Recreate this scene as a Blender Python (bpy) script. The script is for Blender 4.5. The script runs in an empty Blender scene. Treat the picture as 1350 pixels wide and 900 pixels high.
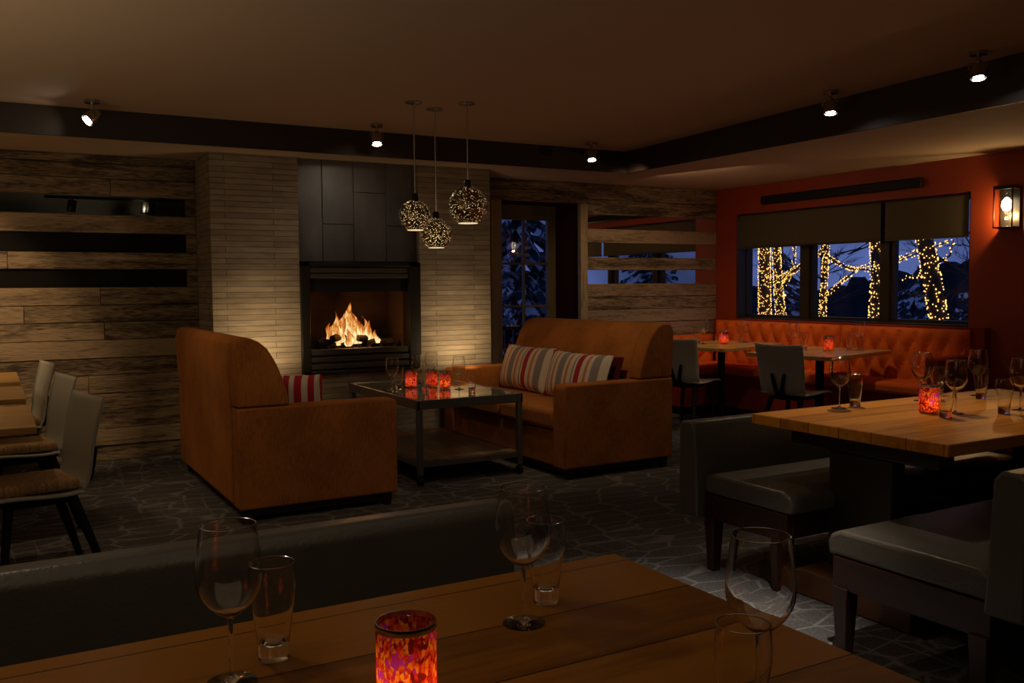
import bpy, bmesh, math, random
from mathutils import Vector, Matrix
random.seed(7)
PI = math.pi
sc = bpy.context.scene
C = sc.collection

# ------------------------------------------------------------------ materials
def newmat(name):
    m = bpy.data.materials.new(name); m.use_nodes = True
    nt = m.node_tree; nt.nodes.clear()
    out = nt.nodes.new('ShaderNodeOutputMaterial')
    return m, nt, out
def N(nt, t, **kw):
    n = nt.nodes.new(t)
    for k, v in kw.items():
        if k.startswith('i_'):
            n.inputs[k[2:].replace('_', ' ')].default_value = v
        else: setattr(n, k, v)
    return n
def L(nt, a, b): nt.links.new(a, b)
def rgb(r, g, b): return (r, g, b, 1)
def pbr(name, col, rough=.5, metal=0, spec=.5, bump=0, bscale=60, var=0, vscale=8, emis=None, estr=0, coat=0, sheen=0, stretch=(1,1,1)):
    m, nt, out = newmat(name)
    p = N(nt, 'ShaderNodeBsdfPrincipled'); L(nt, p.outputs[0], out.inputs[0])
    p.inputs['Base Color'].default_value = rgb(*col)
    p.inputs['Roughness'].default_value = rough
    p.inputs['Metallic'].default_value = metal
    p.inputs['Specular IOR Level'].default_value = spec
    p.inputs['Coat Weight'].default_value = coat
    p.inputs['Sheen Weight'].default_value = sheen
    if emis: p.inputs['Emission Color'].default_value = rgb(*emis); p.inputs['Emission Strength'].default_value = estr
    tc = N(nt, 'ShaderNodeTexCoord'); mp = N(nt, 'ShaderNodeMapping'); mp.inputs['Scale'].default_value = stretch
    L(nt, tc.outputs['Object'], mp.inputs[0])
    if var:
        n = N(nt, 'ShaderNodeTexNoise', i_Scale=vscale, i_Detail=5.)
        L(nt, mp.outputs[0], n.inputs['Vector'])
        r = N(nt, 'ShaderNodeValToRGB')
        r.color_ramp.elements[0].position = .3; r.color_ramp.elements[1].position = .7
        r.color_ramp.elements[0].color = rgb(*[c*(1-var) for c in col]); r.color_ramp.elements[1].color = rgb(*[min(1, c*(1+var)) for c in col])
        L(nt, n.outputs[0], r.inputs[0]); L(nt, r.outputs[0], p.inputs['Base Color'])
    if bump:
        n = N(nt, 'ShaderNodeTexNoise', i_Scale=bscale, i_Detail=4.)
        L(nt, mp.outputs[0], n.inputs['Vector'])
        b = N(nt, 'ShaderNodeBump', i_Strength=bump, i_Distance=.02)
        L(nt, n.outputs[0], b.inputs['Height']); L(nt, b.outputs[0], p.inputs['Normal'])
    return m
def emit(name, col, s):
    m, nt, out = newmat(name); e = N(nt, 'ShaderNodeEmission', i_Strength=s); e.inputs[0].default_value = rgb(*col)
    L(nt, e.outputs[0], out.inputs[0]); return m
def thin_glass(name, tint=(.96, .97, .96), refl=1.0, rough=.0):
    m, nt, out = newmat(name)
    t = N(nt, 'ShaderNodeBsdfTransparent'); t.inputs[0].default_value = rgb(*tint)
    g = N(nt, 'ShaderNodeBsdfGlossy', i_Roughness=rough); g.inputs[0].default_value = rgb(1, 1, 1)
    f = N(nt, 'ShaderNodeLayerWeight', i_Blend=.5)
    pw = N(nt, 'ShaderNodeMath', operation='POWER'); pw.inputs[1].default_value = 4.; L(nt, f.outputs['Facing'], pw.inputs[0])
    mu = N(nt, 'ShaderNodeMath', operation='MULTIPLY_ADD'); mu.inputs[1].default_value = refl*.6; mu.inputs[2].default_value = refl*.045; mu.use_clamp = True
    mx = N(nt, 'ShaderNodeMixShader')
    L(nt, pw.outputs[0], mu.inputs[0]); L(nt, mu.outputs[0], mx.inputs[0]); L(nt, t.outputs[0], mx.inputs[1]); L(nt, g.outputs[0], mx.inputs[2])
    L(nt, mx.outputs[0], out.inputs[0]); return m
def solid_glass(name, col=(1, 1, 1)):
    m, nt, out = newmat(name); g = N(nt, 'ShaderNodeBsdfGlass', i_Roughness=.0, i_IOR=1.45); g.inputs[0].default_value = rgb(*col)
    L(nt, g.outputs[0], out.inputs[0]); return m

def wood(name, dark, light, rough=.45, board=.13, baxis='Y', grain='X', gscale=7, coat=0, tone=.35, use_attr=False, knots=True, bump=.15, spec=.5, seam=False):
    """procedural boards; grain runs along the given axis, boards repeat along baxis"""
    m, nt, out = newmat(name)
    p = N(nt, 'ShaderNodeBsdfPrincipled', i_Roughness=rough); L(nt, p.outputs[0], out.inputs[0])
    p.inputs['Coat Weight'].default_value = coat; p.inputs['Coat Roughness'].default_value = .12; p.inputs['Specular IOR Level'].default_value = spec
    tc = N(nt, 'ShaderNodeTexCoord'); sp = N(nt, 'ShaderNodeSeparateXYZ'); L(nt, tc.outputs['Object'], sp.inputs[0])
    if use_attr:
        at = N(nt, 'ShaderNodeAttribute', attribute_name='tone'); rnd = at.outputs['Fac']
    else:
        d = N(nt, 'ShaderNodeMath', operation='DIVIDE'); d.inputs[1].default_value = board; L(nt, sp.outputs[baxis], d.inputs[0])
        fl = N(nt, 'ShaderNodeMath', operation='FLOOR'); L(nt, d.outputs[0], fl.inputs[0])
        wn = N(nt, 'ShaderNodeTexWhiteNoise', noise_dimensions='1D'); L(nt, fl.outputs[0], wn.inputs['W']); rnd = wn.outputs['Value']
    mp = N(nt, 'ShaderNodeMapping'); s = {'X': 1, 'Y': 1, 'Z': 1}; 
    sv = [1., 1., 1.]; sv['XYZ'.index(grain)] = .12; mp.inputs['Scale'].default_value = sv
    off = N(nt, 'ShaderNodeMath', operation='MULTIPLY'); off.inputs[1].default_value = 37.; L(nt, rnd, off.inputs[0])
    cb = N(nt, 'ShaderNodeCombineXYZ'); 
    for k in range(3): L(nt, off.outputs[0], cb.inputs[k])
    L(nt, tc.outputs['Object'], mp.inputs[0]); va = N(nt, 'ShaderNodeVectorMath', operation='ADD'); L(nt, mp.outputs[0], va.inputs[0]); L(nt, cb.outputs[0], va.inputs[1])
    n1 = N(nt, 'ShaderNodeTexNoise', i_Scale=float(gscale), i_Detail=8., i_Roughness=.65, i_Distortion=.6); L(nt, va.outputs[0], n1.inputs['Vector'])
    n2 = N(nt, 'ShaderNodeTexNoise', i_Scale=gscale*9., i_Detail=3.); L(nt, va.outputs[0], n2.inputs['Vector'])
    mm = N(nt, 'ShaderNodeMath', operation='MULTIPLY_ADD'); L(nt, n2.outputs[0], mm.inputs[0]); mm.inputs[1].default_value = .6 if use_attr else .45; L(nt, n1.outputs[0], mm.inputs[2])
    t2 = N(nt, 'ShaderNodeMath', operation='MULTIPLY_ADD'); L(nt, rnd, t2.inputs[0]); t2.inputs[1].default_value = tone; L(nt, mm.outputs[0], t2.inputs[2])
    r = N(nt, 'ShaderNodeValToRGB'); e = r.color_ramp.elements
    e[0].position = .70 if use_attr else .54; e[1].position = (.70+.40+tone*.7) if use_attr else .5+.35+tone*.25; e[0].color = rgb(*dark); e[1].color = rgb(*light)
    L(nt, t2.outputs[0], r.inputs[0]); colout = r.outputs[0]
    if knots:
        mk = N(nt, 'ShaderNodeMapping'); sk = [2.2, 2.2, 2.2]; sk['XYZ'.index(grain)] = 1.1; mk.inputs['Scale'].default_value = sk; L(nt, va.outputs[0], mk.inputs[0])
        n3 = N(nt, 'ShaderNodeTexNoise', i_Scale=1.6, i_Detail=6.); L(nt, mk.outputs[0], n3.inputs['Vector'])
        r3 = N(nt, 'ShaderNodeValToRGB'); r3.color_ramp.elements[0].position = .62; r3.color_ramp.elements[1].position = .72
        L(nt, n3.outputs[0], r3.inputs[0])
        mx = N(nt, 'ShaderNodeMix', data_type='RGBA'); L(nt, r3.outputs[0], mx.inputs['Factor']); L(nt, colout, mx.inputs['A'])
        mx.inputs['B'].default_value = rgb(dark[0]*.9, dark[1]*.55, dark[2]*.4); colout = mx.outputs['Result']
    if seam and not use_attr:
        fr = N(nt, 'ShaderNodeMath', operation='FRACT'); L(nt, d.outputs[0], fr.inputs[0])
        lt = N(nt, 'ShaderNodeMath', operation='LESS_THAN'); lt.inputs[1].default_value = .02; L(nt, fr.outputs[0], lt.inputs[0])
        mx = N(nt, 'ShaderNodeMix', data_type='RGBA'); L(nt, lt.outputs[0], mx.inputs['Factor']); L(nt, colout, mx.inputs['A']); mx.inputs['B'].default_value = rgb(*[c*.4 for c in dark]); colout = mx.outputs['Result']
    L(nt, colout, p.inputs['Base Color'])
    b = N(nt, 'ShaderNodeBump', i_Strength=bump, i_Distance=.01); L(nt, mm.outputs[0], b.inputs['Height']); L(nt, b.outputs[0], p.inputs['Normal'])
    return m

def carpet_mat():
    m, nt, out = newmat('carpet')
    p = N(nt, 'ShaderNodeBsdfPrincipled', i_Roughness=.95); L(nt, p.outputs[0], out.inputs[0]); p.inputs['Specular IOR Level'].default_value = .1
    tc = N(nt, 'ShaderNodeTexCoord')
    facs = []
    for k, (sx, sy, rot, w) in enumerate([(3.3, 7.6, .10, .016), (7.0, 2.8, .10, .015)]):
        mp = N(nt, 'ShaderNodeMapping'); mp.inputs['Scale'].default_value = (sx, sy, 1); mp.inputs['Rotation'].default_value = (0, 0, rot)
        L(nt, tc.outputs['Object'], mp.inputs[0])
        v = N(nt, 'ShaderNodeTexVoronoi', feature='DISTANCE_TO_EDGE', i_Scale=1., i_Randomness=.55); L(nt, mp.outputs[0], v.inputs['Vector'])
        r = N(nt, 'ShaderNodeMapRange'); r.inputs['From Min'].default_value = w; r.inputs['From Max'].default_value = w+.04; r.inputs['To Min'].default_value = 1; r.inputs['To Max'].default_value = 0
        L(nt, v.outputs['Distance'], r.inputs['Value']); facs.append(r.outputs[0])
    nm = N(nt, 'ShaderNodeTexNoise', i_Scale=.7); L(nt, tc.outputs['Object'], nm.inputs['Vector'])
    cr = N(nt, 'ShaderNodeMapRange'); cr.inputs['From Min'].default_value = .45; cr.inputs['From Max'].default_value = .6; L(nt, nm.outputs[0], cr.inputs['Value'])
    mu = N(nt, 'ShaderNodeMath', operation='MULTIPLY'); L(nt, facs[1], mu.inputs[0]); L(nt, cr.outputs[0], mu.inputs[1])
    mx0 = N(nt, 'ShaderNodeMath', operation='MAXIMUM'); L(nt, facs[0], mx0.inputs[0]); L(nt, mu.outputs[0], mx0.inputs[1])
    fine = N(nt, 'ShaderNodeTexNoise', i_Scale=90., i_Detail=4.); L(nt, tc.outputs['Object'], fine.inputs['Vector'])
    big = N(nt, 'ShaderNodeTexNoise', i_Scale=5., i_Detail=3.); L(nt, tc.outputs['Object'], big.inputs['Vector'])
    ra = N(nt, 'ShaderNodeValToRGB'); ra.color_ramp.elements[0].position = .35; ra.color_ramp.elements[1].position = .65
    ra.color_ramp.elements[0].color = rgb(.060, .058, .060); ra.color_ramp.elements[1].color = rgb(.125, .120, .118); L(nt, fine.outputs[0], ra.inputs[0])
    rb = N(nt, 'ShaderNodeMix', data_type='RGBA'); rb.inputs['B'].default_value = rgb(.24, .23, .22); L(nt, ra.outputs[0], rb.inputs['A'])
    m2 = N(nt, 'ShaderNodeMath', operation='MULTIPLY'); m2.inputs[1].default_value = .75; L(nt, mx0.outputs[0], m2.inputs[0]); L(nt, m2.outputs[0], rb.inputs['Factor'])
    L(nt, rb.outputs['Result'], p.inputs['Base Color'])
    b = N(nt, 'ShaderNodeBump', i_Strength=.5, i_Distance=.01); L(nt, fine.outputs[0], b.inputs['Height']); L(nt, b.outputs[0], p.inputs['Normal'])
    return m

def stone_mat():
    m, nt, out = newmat('stacked_stone')
    p = N(nt, 'ShaderNodeBsdfPrincipled', i_Roughness=.8); L(nt, p.outputs[0], out.inputs[0])
    tc = N(nt, 'ShaderNodeTexCoord'); sp = N(nt, 'ShaderNodeSeparateXYZ'); L(nt, tc.outputs['Object'], sp.inputs[0])
    ad = N(nt, 'ShaderNodeMath', operation='ADD'); L(nt, sp.outputs['X'], ad.inputs[0]); L(nt, sp.outputs['Y'], ad.inputs[1])
    cb = N(nt, 'ShaderNodeCombineXYZ'); L(nt, ad.outputs[0], cb.inputs[0]); L(nt, sp.outputs['Z'], cb.inputs[1])
    def brick(w, h, c1, c2, off):
        b = N(nt, 'ShaderNodeTexBrick', offset=off, i_Scale=1.); b.inputs['Brick Width'].default_value = w; b.inputs['Row Height'].default_value = h
        b.inputs['Mortar Size'].default_value = .0022; b.inputs['Mortar Smooth'].default_value = .3; b.inputs['Color1'].default_value = rgb(*c1); b.inputs['Color2'].default_value = rgb(*c2); b.inputs['Mortar'].default_value = rgb(.07, .055, .04); b.inputs['Bias'].default_value = -.1
        L(nt, cb.outputs[0], b.inputs['Vector']); return b
    b = brick(.62, .046, (.24, .195, .145), (.34, .285, .21), .37)
    no = N(nt, 'ShaderNodeTexNoise', i_Scale=14., i_Detail=6.)
    mp = N(nt, 'ShaderNodeMapping'); mp.inputs['Scale'].default_value = (.4, .4, 2.); L(nt, tc.outputs['Object'], mp.inputs[0]); L(nt, mp.outputs[0], no.inputs['Vector'])
    mx = N(nt, 'ShaderNodeMix', data_type='RGBA', blend_type='OVERLAY'); mx.inputs['Factor'].default_value = .5; L(nt, b.outputs['Color'], mx.inputs['A']); L(nt, no.outputs[0], mx.inputs['B'])
    L(nt, mx.outputs['Result'], p.inputs['Base Color'])
    inv = N(nt, 'ShaderNodeMath', operation='SUBTRACT'); inv.inputs[0].default_value = 1.; L(nt, b.outputs['Fac'], inv.inputs[1])
    m2 = N(nt, 'ShaderNodeMath', operation='MULTIPLY_ADD'); L(nt, no.outputs[0], m2.inputs[0]); m2.inputs[1].default_value = .5; L(nt, inv.outputs[0], m2.inputs[2])
    bp = N(nt, 'ShaderNodeBump', i_Strength=.7, i_Distance=.006); L(nt, m2.outputs[0], bp.inputs['Height']); L(nt, bp.outputs[0], p.inputs['Normal'])
    return m

def fabric(name, col, var=.12, scale=220, rough=.9, sheen=.25):
    m, nt, out = newmat(name)
    p = N(nt, 'ShaderNodeBsdfPrincipled', i_Roughness=rough); L(nt, p.outputs[0], out.inputs[0]); p.inputs['Sheen Weight'].default_value = sheen; p.inputs['Specular IOR Level'].default_value = .2
    p.inputs['Sheen Tint'].default_value = rgb(min(1, col[0]*2), min(1, col[1]*2), min(1, col[2]*2))
    tc = N(nt, 'ShaderNodeTexCoord')
    n = N(nt, 'ShaderNodeTexNoise', i_Scale=3.5, i_Detail=5.); L(nt, tc.outputs['Object'], n.inputs['Vector'])
    mp = N(nt, 'ShaderNodeMapping'); mp.inputs['Scale'].default_value = (1, 1, .12); L(nt, tc.outputs['Object'], mp.inputs[0])
    n2 = N(nt, 'ShaderNodeTexNoise', i_Scale=float(scale), i_Detail=2.); L(nt, mp.outputs[0], n2.inputs['Vector'])
    a = N(nt, 'ShaderNodeMath', operation='ADD'); L(nt, n.outputs[0], a.inputs[0]); L(nt, n2.outputs[0], a.inputs[1])
    r = N(nt, 'ShaderNodeValToRGB'); r.color_ramp.elements[0].position = .75; r.color_ramp.elements[1].position = 1.25 if False else 1.
    r.color_ramp.elements[0].position = .7
    r.color_ramp.elements[0].color = rgb(*[c*(1-var) for c in col]); r.color_ramp.elements[1].color = rgb(*[c*(1+var) for c in col])
    h = N(nt, 'ShaderNodeMath', operation='MULTIPLY'); h.inputs[1].default_value = .85; L(nt, a.outputs[0], h.inputs[0]); L(nt, h.outputs[0], r.inputs[0]); L(nt, r.outputs[0], p.inputs['Base Color'])
    b = N(nt, 'ShaderNodeBump', i_Strength=.15, i_Distance=.004); L(nt, n2.outputs[0], b.inputs['Height']); L(nt, b.outputs[0], p.inputs['Normal'])
    return m

def stripes(name, axis, stops, period, base=(.62, .56, .48)):
    m, nt, out = newmat(name)
    p = N(nt, 'ShaderNodeBsdfPrincipled', i_Roughness=.9); L(nt, p.outputs[0], out.inputs[0])
    tc = N(nt, 'ShaderNodeTexCoord'); sp = N(nt, 'ShaderNodeSeparateXYZ'); L(nt, tc.outputs['Object'], sp.inputs[0])
    a = N(nt, 'ShaderNodeMath', operation='DIVIDE'); a.inputs[1].default_value = period; L(nt, sp.outputs[axis], a.inputs[0])
    a2 = N(nt, 'ShaderNodeMath', operation='ADD'); a2.inputs[1].default_value = 10.5; L(nt, a.outputs[0], a2.inputs[0])
    f = N(nt, 'ShaderNodeMath', operation='FRACT'); L(nt, a2.outputs[0], f.inputs[0])
    r = N(nt, 'ShaderNodeValToRGB'); r.color_ramp.interpolation = 'CONSTANT'
    els = r.color_ramp.elements; els[0].position = 0; els[0].color = rgb(*stops[0][1]); els.remove(els[1])
    for pos, c in stops[1:]:
        e = els.new(pos); e.color = rgb(*c)
    L(nt, f.outputs[0], r.inputs[0]); L(nt, r.outputs[0], p.inputs['Base Color'])
    n2 = N(nt, 'ShaderNodeTexNoise', i_Scale=300.); b = N(nt, 'ShaderNodeBump', i_Strength=.2, i_Distance=.003); L(nt, tc.outputs['Object'], n2.inputs['Vector']); L(nt, n2.outputs[0], b.inputs['Height']); L(nt, b.outputs[0], p.inputs['Normal'])
    return m

def mosaic_mat():
    m, nt, out = newmat('mosaic_glass')
    tc = N(nt, 'ShaderNodeTexCoord')
    mp = N(nt, 'ShaderNodeMapping'); mp.inputs['Scale'].default_value = (1, 1, .6); L(nt, tc.outputs['Object'], mp.inputs[0])
    v = N(nt, 'ShaderNodeTexVoronoi', i_Scale=190.); L(nt, mp.outputs[0], v.inputs['Vector'])
    n = N(nt, 'ShaderNodeTexNoise', i_Scale=22., i_Detail=2.); L(nt, tc.outputs['Object'], n.inputs['Vector'])
    sp = N(nt, 'ShaderNodeSeparateColor'); L(nt, v.outputs['Color'], sp.inputs[0])
    a = N(nt, 'ShaderNodeMath', operation='MULTIPLY_ADD'); L(nt, sp.outputs[0], a.inputs[0]); a.inputs[1].default_value = .38; L(nt, n.outputs[0], a.inputs[2])
    s = N(nt, 'ShaderNodeMath', operation='SUBTRACT'); s.inputs[1].default_value = .19; L(nt, a.outputs[0], s.inputs[0])
    r = N(nt, 'ShaderNodeValToRGB'); e = r.color_ramp.elements
    e[0].position = .0; e[0].color = rgb(.03, .0, .0); e[1].position = .33; e[1].color = rgb(.22, .01, .008)
    for pos, c in [(.42, (.75, .03, .01)), (.5, (.9, .10, .01)), (.58, (1, .33, .03)), (.64, (.6, .02, .02)), (.72, (.55, .03, .5))]:
        x = e.new(pos); x.color = rgb(*c)
    L(nt, s.outputs[0], r.inputs[0])
    tr = N(nt, 'ShaderNodeBsdfTranslucent'); L(nt, r.outputs[0], tr.inputs[0])
    df = N(nt, 'ShaderNodeBsdfGlossy', i_Roughness=.12); df.inputs[0].default_value = rgb(.6, .6, .6)
    mx = N(nt, 'ShaderNodeMixShader'); mx.inputs[0].default_value = .06; L(nt, tr.outputs[0], mx.inputs[1]); L(nt, df.outputs[0], mx.inputs[2])
    bp = N(nt, 'ShaderNodeBump', i_Strength=.5, i_Distance=.002); L(nt, v.outputs['Distance'], bp.inputs['Height']); L(nt, bp.outputs[0], df.inputs['Normal'])
    L(nt, mx.outputs[0], out.inputs[0]); return m

def perforated_mat():
    m, nt, out = newmat('perforated_globe')
    tc = N(nt, 'ShaderNodeTexCoord')
    v = N(nt, 'ShaderNodeTexVoronoi', i_Scale=88.); L(nt, tc.outputs['Object'], v.inputs['Vector'])
    lt = N(nt, 'ShaderNodeMapRange'); lt.inputs['From Min'].default_value = .20; lt.inputs['From Max'].default_value = .27; lt.inputs['To Min'].default_value = 1; lt.inputs['To Max'].default_value = 0
    L(nt, v.outputs['Distance'], lt.inputs['Value'])
    p = N(nt, 'ShaderNodeBsdfPrincipled', i_Roughness=.22, i_Metallic=.9); p.inputs['Base Color'].default_value = rgb(.22, .17, .11)
    t = N(nt, 'ShaderNodeBsdfTranslucent'); t.inputs[0].default_value = rgb(.9, .75, .5)
    mx = N(nt, 'ShaderNodeMixShader'); L(nt, lt.outputs[0], mx.inputs[0]); L(nt, p.outputs[0], mx.inputs[1]); L(nt, t.outputs[0], mx.inputs[2])
    L(nt, mx.outputs[0], out.inputs[0]); return m

def flame_mat():
    m, nt, out = newmat('flame')
    tc = N(nt, 'ShaderNodeTexCoord'); sp = N(nt, 'ShaderNodeSeparateXYZ'); L(nt, tc.outputs['Generated'], sp.inputs[0])
    mp = N(nt, 'ShaderNodeMapping'); mp.inputs['Scale'].default_value = (26, 14, 5.5); L(nt, tc.outputs['Object'], mp.inputs[0])
    n = N(nt, 'ShaderNodeTexNoise', i_Scale=1., i_Detail=4., i_Distortion=1.2); L(nt, mp.outputs[0], n.inputs['Vector'])
    lw = N(nt, 'ShaderNodeLayerWeight', i_Blend=.45)
    # heat = 1.25 - z + (noise-.5)*1.2 - facing*.5
    a = N(nt, 'ShaderNodeMath', operation='MULTIPLY_ADD'); L(nt, n.outputs[0], a.inputs[0]); a.inputs[1].default_value = 2.1; a.inputs[2].default_value = -.02
    b = N(nt, 'ShaderNodeMath', operation='MULTIPLY_ADD'); L(nt, sp.outputs['Z'], b.inputs[0]); b.inputs[1].default_value = -.75; L(nt, a.outputs[0], b.inputs[2])
    c = N(nt, 'ShaderNodeMath', operation='MULTIPLY_ADD'); L(nt, lw.outputs['Facing'], c.inputs[0]); c.inputs[1].default_value = -.55; L(nt, b.outputs[0], c.inputs[2])
    r = N(nt, 'ShaderNodeValToRGB'); e = r.color_ramp.elements
    e[0].position = .12; e[0].color = rgb(.7, .07, .005); e[1].position = .95; e[1].color = rgb(1, .82, .42)
    for pos, col in [(.38, (1, .22, .02)), (.62, (1, .48, .12))]:
        x = e.new(pos); x.color = rgb(*col)
    L(nt, c.outputs[0], r.inputs[0])
    st = N(nt, 'ShaderNodeMapRange'); st.inputs['From Min'].default_value = .1; st.inputs['From Max'].default_value = .95; st.inputs['To Min'].default_value = .25; st.inputs['To Max'].default_value = 1.5; L(nt, c.outputs[0], st.inputs['Value'])
    em = N(nt, 'ShaderNodeEmission'); L(nt, r.outputs[0], em.inputs[0]); L(nt, st.outputs[0], em.inputs[1])
    t = N(nt, 'ShaderNodeBsdfTransparent')
    al = N(nt, 'ShaderNodeMapRange'); al.inputs['From Min'].default_value = .02; al.inputs['From Max'].default_value = .42; L(nt, c.outputs[0], al.inputs['Value'])
    mx = N(nt, 'ShaderNodeMixShader'); L(nt, al.outputs[0], mx.inputs[0]); L(nt, t.outputs[0], mx.inputs[1]); L(nt, em.outputs[0], mx.inputs[2])
    L(nt, mx.outputs[0], out.inputs[0]); return m

def conifer_mat():
    m, nt, out = newmat('snowy_needles')
    p = N(nt, 'ShaderNodeBsdfPrincipled', i_Roughness=.9); L(nt, p.outputs[0], out.inputs[0])
    g = N(nt, 'ShaderNodeNewGeometry'); tc = N(nt, 'ShaderNodeTexCoord')
    n = N(nt, 'ShaderNodeTexNoise', i_Scale=5., i_Detail=3.); L(nt, tc.outputs['Object'], n.inputs['Vector'])
    r = N(nt, 'ShaderNodeValToRGB'); r.color_ramp.elements[0].position = .50; r.color_ramp.elements[1].position = .58
    r.color_ramp.elements[0].color = rgb(.03, .05, .065); r.color_ramp.elements[1].color = rgb(.85, .9, .95); L(nt, n.outputs[0], r.inputs[0]); L(nt, r.outputs[0], p.inputs['Base Color'])
    return m

M = {}
M['beige'] = pbr('beige_paint', (.50, .40, .28), .85)
M['ceil'] = pbr('ceiling_paint', (.44, .34, .25), .85)
M['fascia'] = pbr('dark_fascia', (.030, .020, .016), .55)
M['dark'] = pbr('dark_wall', (.10, .07, .05), .8)
M['orange'] = pbr('orange_wall', (.34, .045, .007), .6, var=.06, vscale=3)
M['maroon'] = pbr('maroon_paint', (.06, .012, .006), .95, spec=.05)
M['carpet'] = carpet_mat()
M['barn'] = wood('barn_wood', (.055, .037, .021), (.36, .265, .165), rough=.85, gscale=12, use_attr=True, tone=.22, bump=1.)
M['trimwood'] = wood('trim_wood', (.10, .068, .035), (.40, .30, .17), rough=.8, gscale=8, use_attr=True, grain='Z', tone=.3, bump=.5)
M['stone'] = stone_mat()
M['stoneside'] = pbr('stone_side', (.12, .10, .08), .8, var=.2, vscale=12)
M['speck'] = pbr('black_panel', (.006, .005, .004), .7, spec=.15, var=.9, vscale=220)
M['niche'] = pbr('grey_plaster', (.22, .21, .17), .8, var=.15, vscale=4)
M['mirror'] = pbr('mirror', (.82, .80, .78), .015, metal=1)
M['steel'] = pbr('blued_steel', (.17, .175, .19), .42, metal=.7, var=.5, vscale=2.2, stretch=(1, 1, .5))
M['blackmetal'] = pbr('black_metal', (.02, .018, .016), .38, metal=.3)
M['louver'] = pbr('louver_metal', (.05, .042, .034), .6, metal=.2)
M['black'] = pbr('black_paint', (.006, .005, .005), .6, spec=.3)
M['firebrick'] = pbr('fire_brick', (.035, .018, .009), .9, var=.3, vscale=6)
M['log'] = pbr('charred_log', (.03, .02, .015), .95, var=.7, vscale=18, bump=.8)
M['flame'] = flame_mat()
M['sofa'] = fabric('rust_fabric', (.36, .130, .028), var=.25)
M['sofaleg'] = pbr('dark_leg', (.012, .008, .006), .5)
M['pillow'] = stripes('striped_fabric', 'Y', [(0, (.62, .56, .47)), (.09, (.24, .22, .22)), (.19, (.62, .56, .47)), (.235, (.50, .20, .09)), (.275, (.62, .56, .47)), (.33, (.35, .015, .03)), (.41, (.62, .56, .47)), (.44, (.2, .2, .22)), (.46, (.62, .56, .47)), (.52, (.50, .20, .09)), (.56, (.62, .56, .47)), (.60, (.24, .22, .22)), (.71, (.62, .56, .47)), (.76, (.50, .20, .09)), (.80, (.62, .56, .47)), (.85, (.2, .25, .24)), (.87, (.62, .56, .47)), (.905, (.35, .015, .03))], .82)
M['pillowred'] = stripes('red_striped_fabric', 'Y', [(0, (.64, .58, .50)), (.25, (.42, .012, .03)), (.55, (.64, .58, .50)), (.75, (.42, .012, .03))], .16)
M['maroonfab'] = fabric('maroon_fabric', (.08, .008, .012))
M['slate'] = pbr('slate_top', (.16, .16, .11), .06, var=.35, vscale=3, spec=.9, coat=.6)
M['iron'] = pbr('iron_frame', (.20, .20, .21), .35, metal=.7)
M['shelf'] = wood('shelf_wood', (.06, .035, .02), (.30, .20, .13), rough=.4, board=.15, baxis='X', grain='Y', seam=True)
M['oak'] = wood('light_table_wood', (.34, .17, .035), (.66, .38, .10), rough=.34, board=.12, baxis='Y', grain='X', coat=.4, knots=False, seam=True)
M['plank'] = wood('honey_table_wood', (.30, .09, .008), (.76, .31, .04), rough=.42, board=.17, baxis='Y', grain='X', coat=.0, seam=True, tone=.5, gscale=4, spec=.06)
M['plankdark'] = wood('brown_table_wood', (.06, .020, .002), (.25, .095, .009), rough=.36, board=.21, baxis='Y', grain='X', coat=.0, seam=True, tone=.5, gscale=4, spec=.1)
M['leather'] = pbr('grey_leather', (.09, .08, .062), .33, bump=.12, bscale=90, var=.1, vscale=4)
M['leatherside'] = pbr('grey_leather_side', (.07, .065, .058), .42, bump=.12, bscale=90)
M['mahog'] = pbr('mahogany', (.028, .009, .006), .32, var=.2, vscale=6, stretch=(1, 1, 6))
M['darkwood'] = pbr('ebony_wood', (.022, .014, .010), .38, var=.3, vscale=5)
M['footwood'] = pbr('worn_foot_wood', (.12, .05, .02), .4, var=.3, vscale=5)
M['shell'] = pbr('white_shell', (.42, .42, .37), .4)
M['pad'] = fabric('tan_pad', (.42, .27, .12), var=.35, scale=90)
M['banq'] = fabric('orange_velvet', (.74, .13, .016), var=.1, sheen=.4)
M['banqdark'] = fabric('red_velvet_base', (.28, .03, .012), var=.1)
M['bronze'] = pbr('bronze_frame', (.055, .045, .025), .35, metal=.4)
M['blind'] = pbr('roller_shade', (.10, .085, .05), .8)
M['doorpaint'] = pbr('olive_door_paint', (.20, .15, .07), .5)
M['pane'] = thin_glass('window_pane', (.95, .96, .97), .35)
M['glass'] = thin_glass('drinking_glass', (.965, .965, .95), .8)
M['gsolid'] = solid_glass('glass_base')
M['lip_glint'] = pbr('glass_lip_glint', (.42, .40, .36), .18, metal=.9)  # bright metal in place of glass, imitates the highlight along the rim
M['rim'] = pbr('silver_rim', (.7, .65, .6), .15, metal=1)
M['mosaic'] = mosaic_mat()
M['wax'] = pbr('candle_wax', (.9, .85, .75), .5)
M['candleflame'] = emit('candle_flame', (1, .62, .22), 12)
M['chrome'] = pbr('brushed_nickel', (.45, .42, .38), .25, metal=1)
M['perf'] = perforated_mat()
M['ring'] = emit('pendant_rim_glow', (1, .72, .4), .9)  # emission painted on the globe's opening to imitate light from the bulb
M['bulb'] = emit('bulb', (1, .80, .5), 12)
M['spotlens'] = emit('spot_lens', (1, .93, .8), 60)
M['fireglass'] = thin_glass('fire_glass', (.9, .88, .85), .25)
M['jar'] = thin_glass('jar_glass', (.98, .94, .85), 1.2, .05)
M['bark'] = pbr('bark', (.055, .045, .035), .9, var=.4, vscale=9)
M['fairy'] = emit('fairy_bulb', (1, .50, .11), 3.4)
M['streetlamp'] = emit('distant_lamp', (1, .6, .25), 3)
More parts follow.
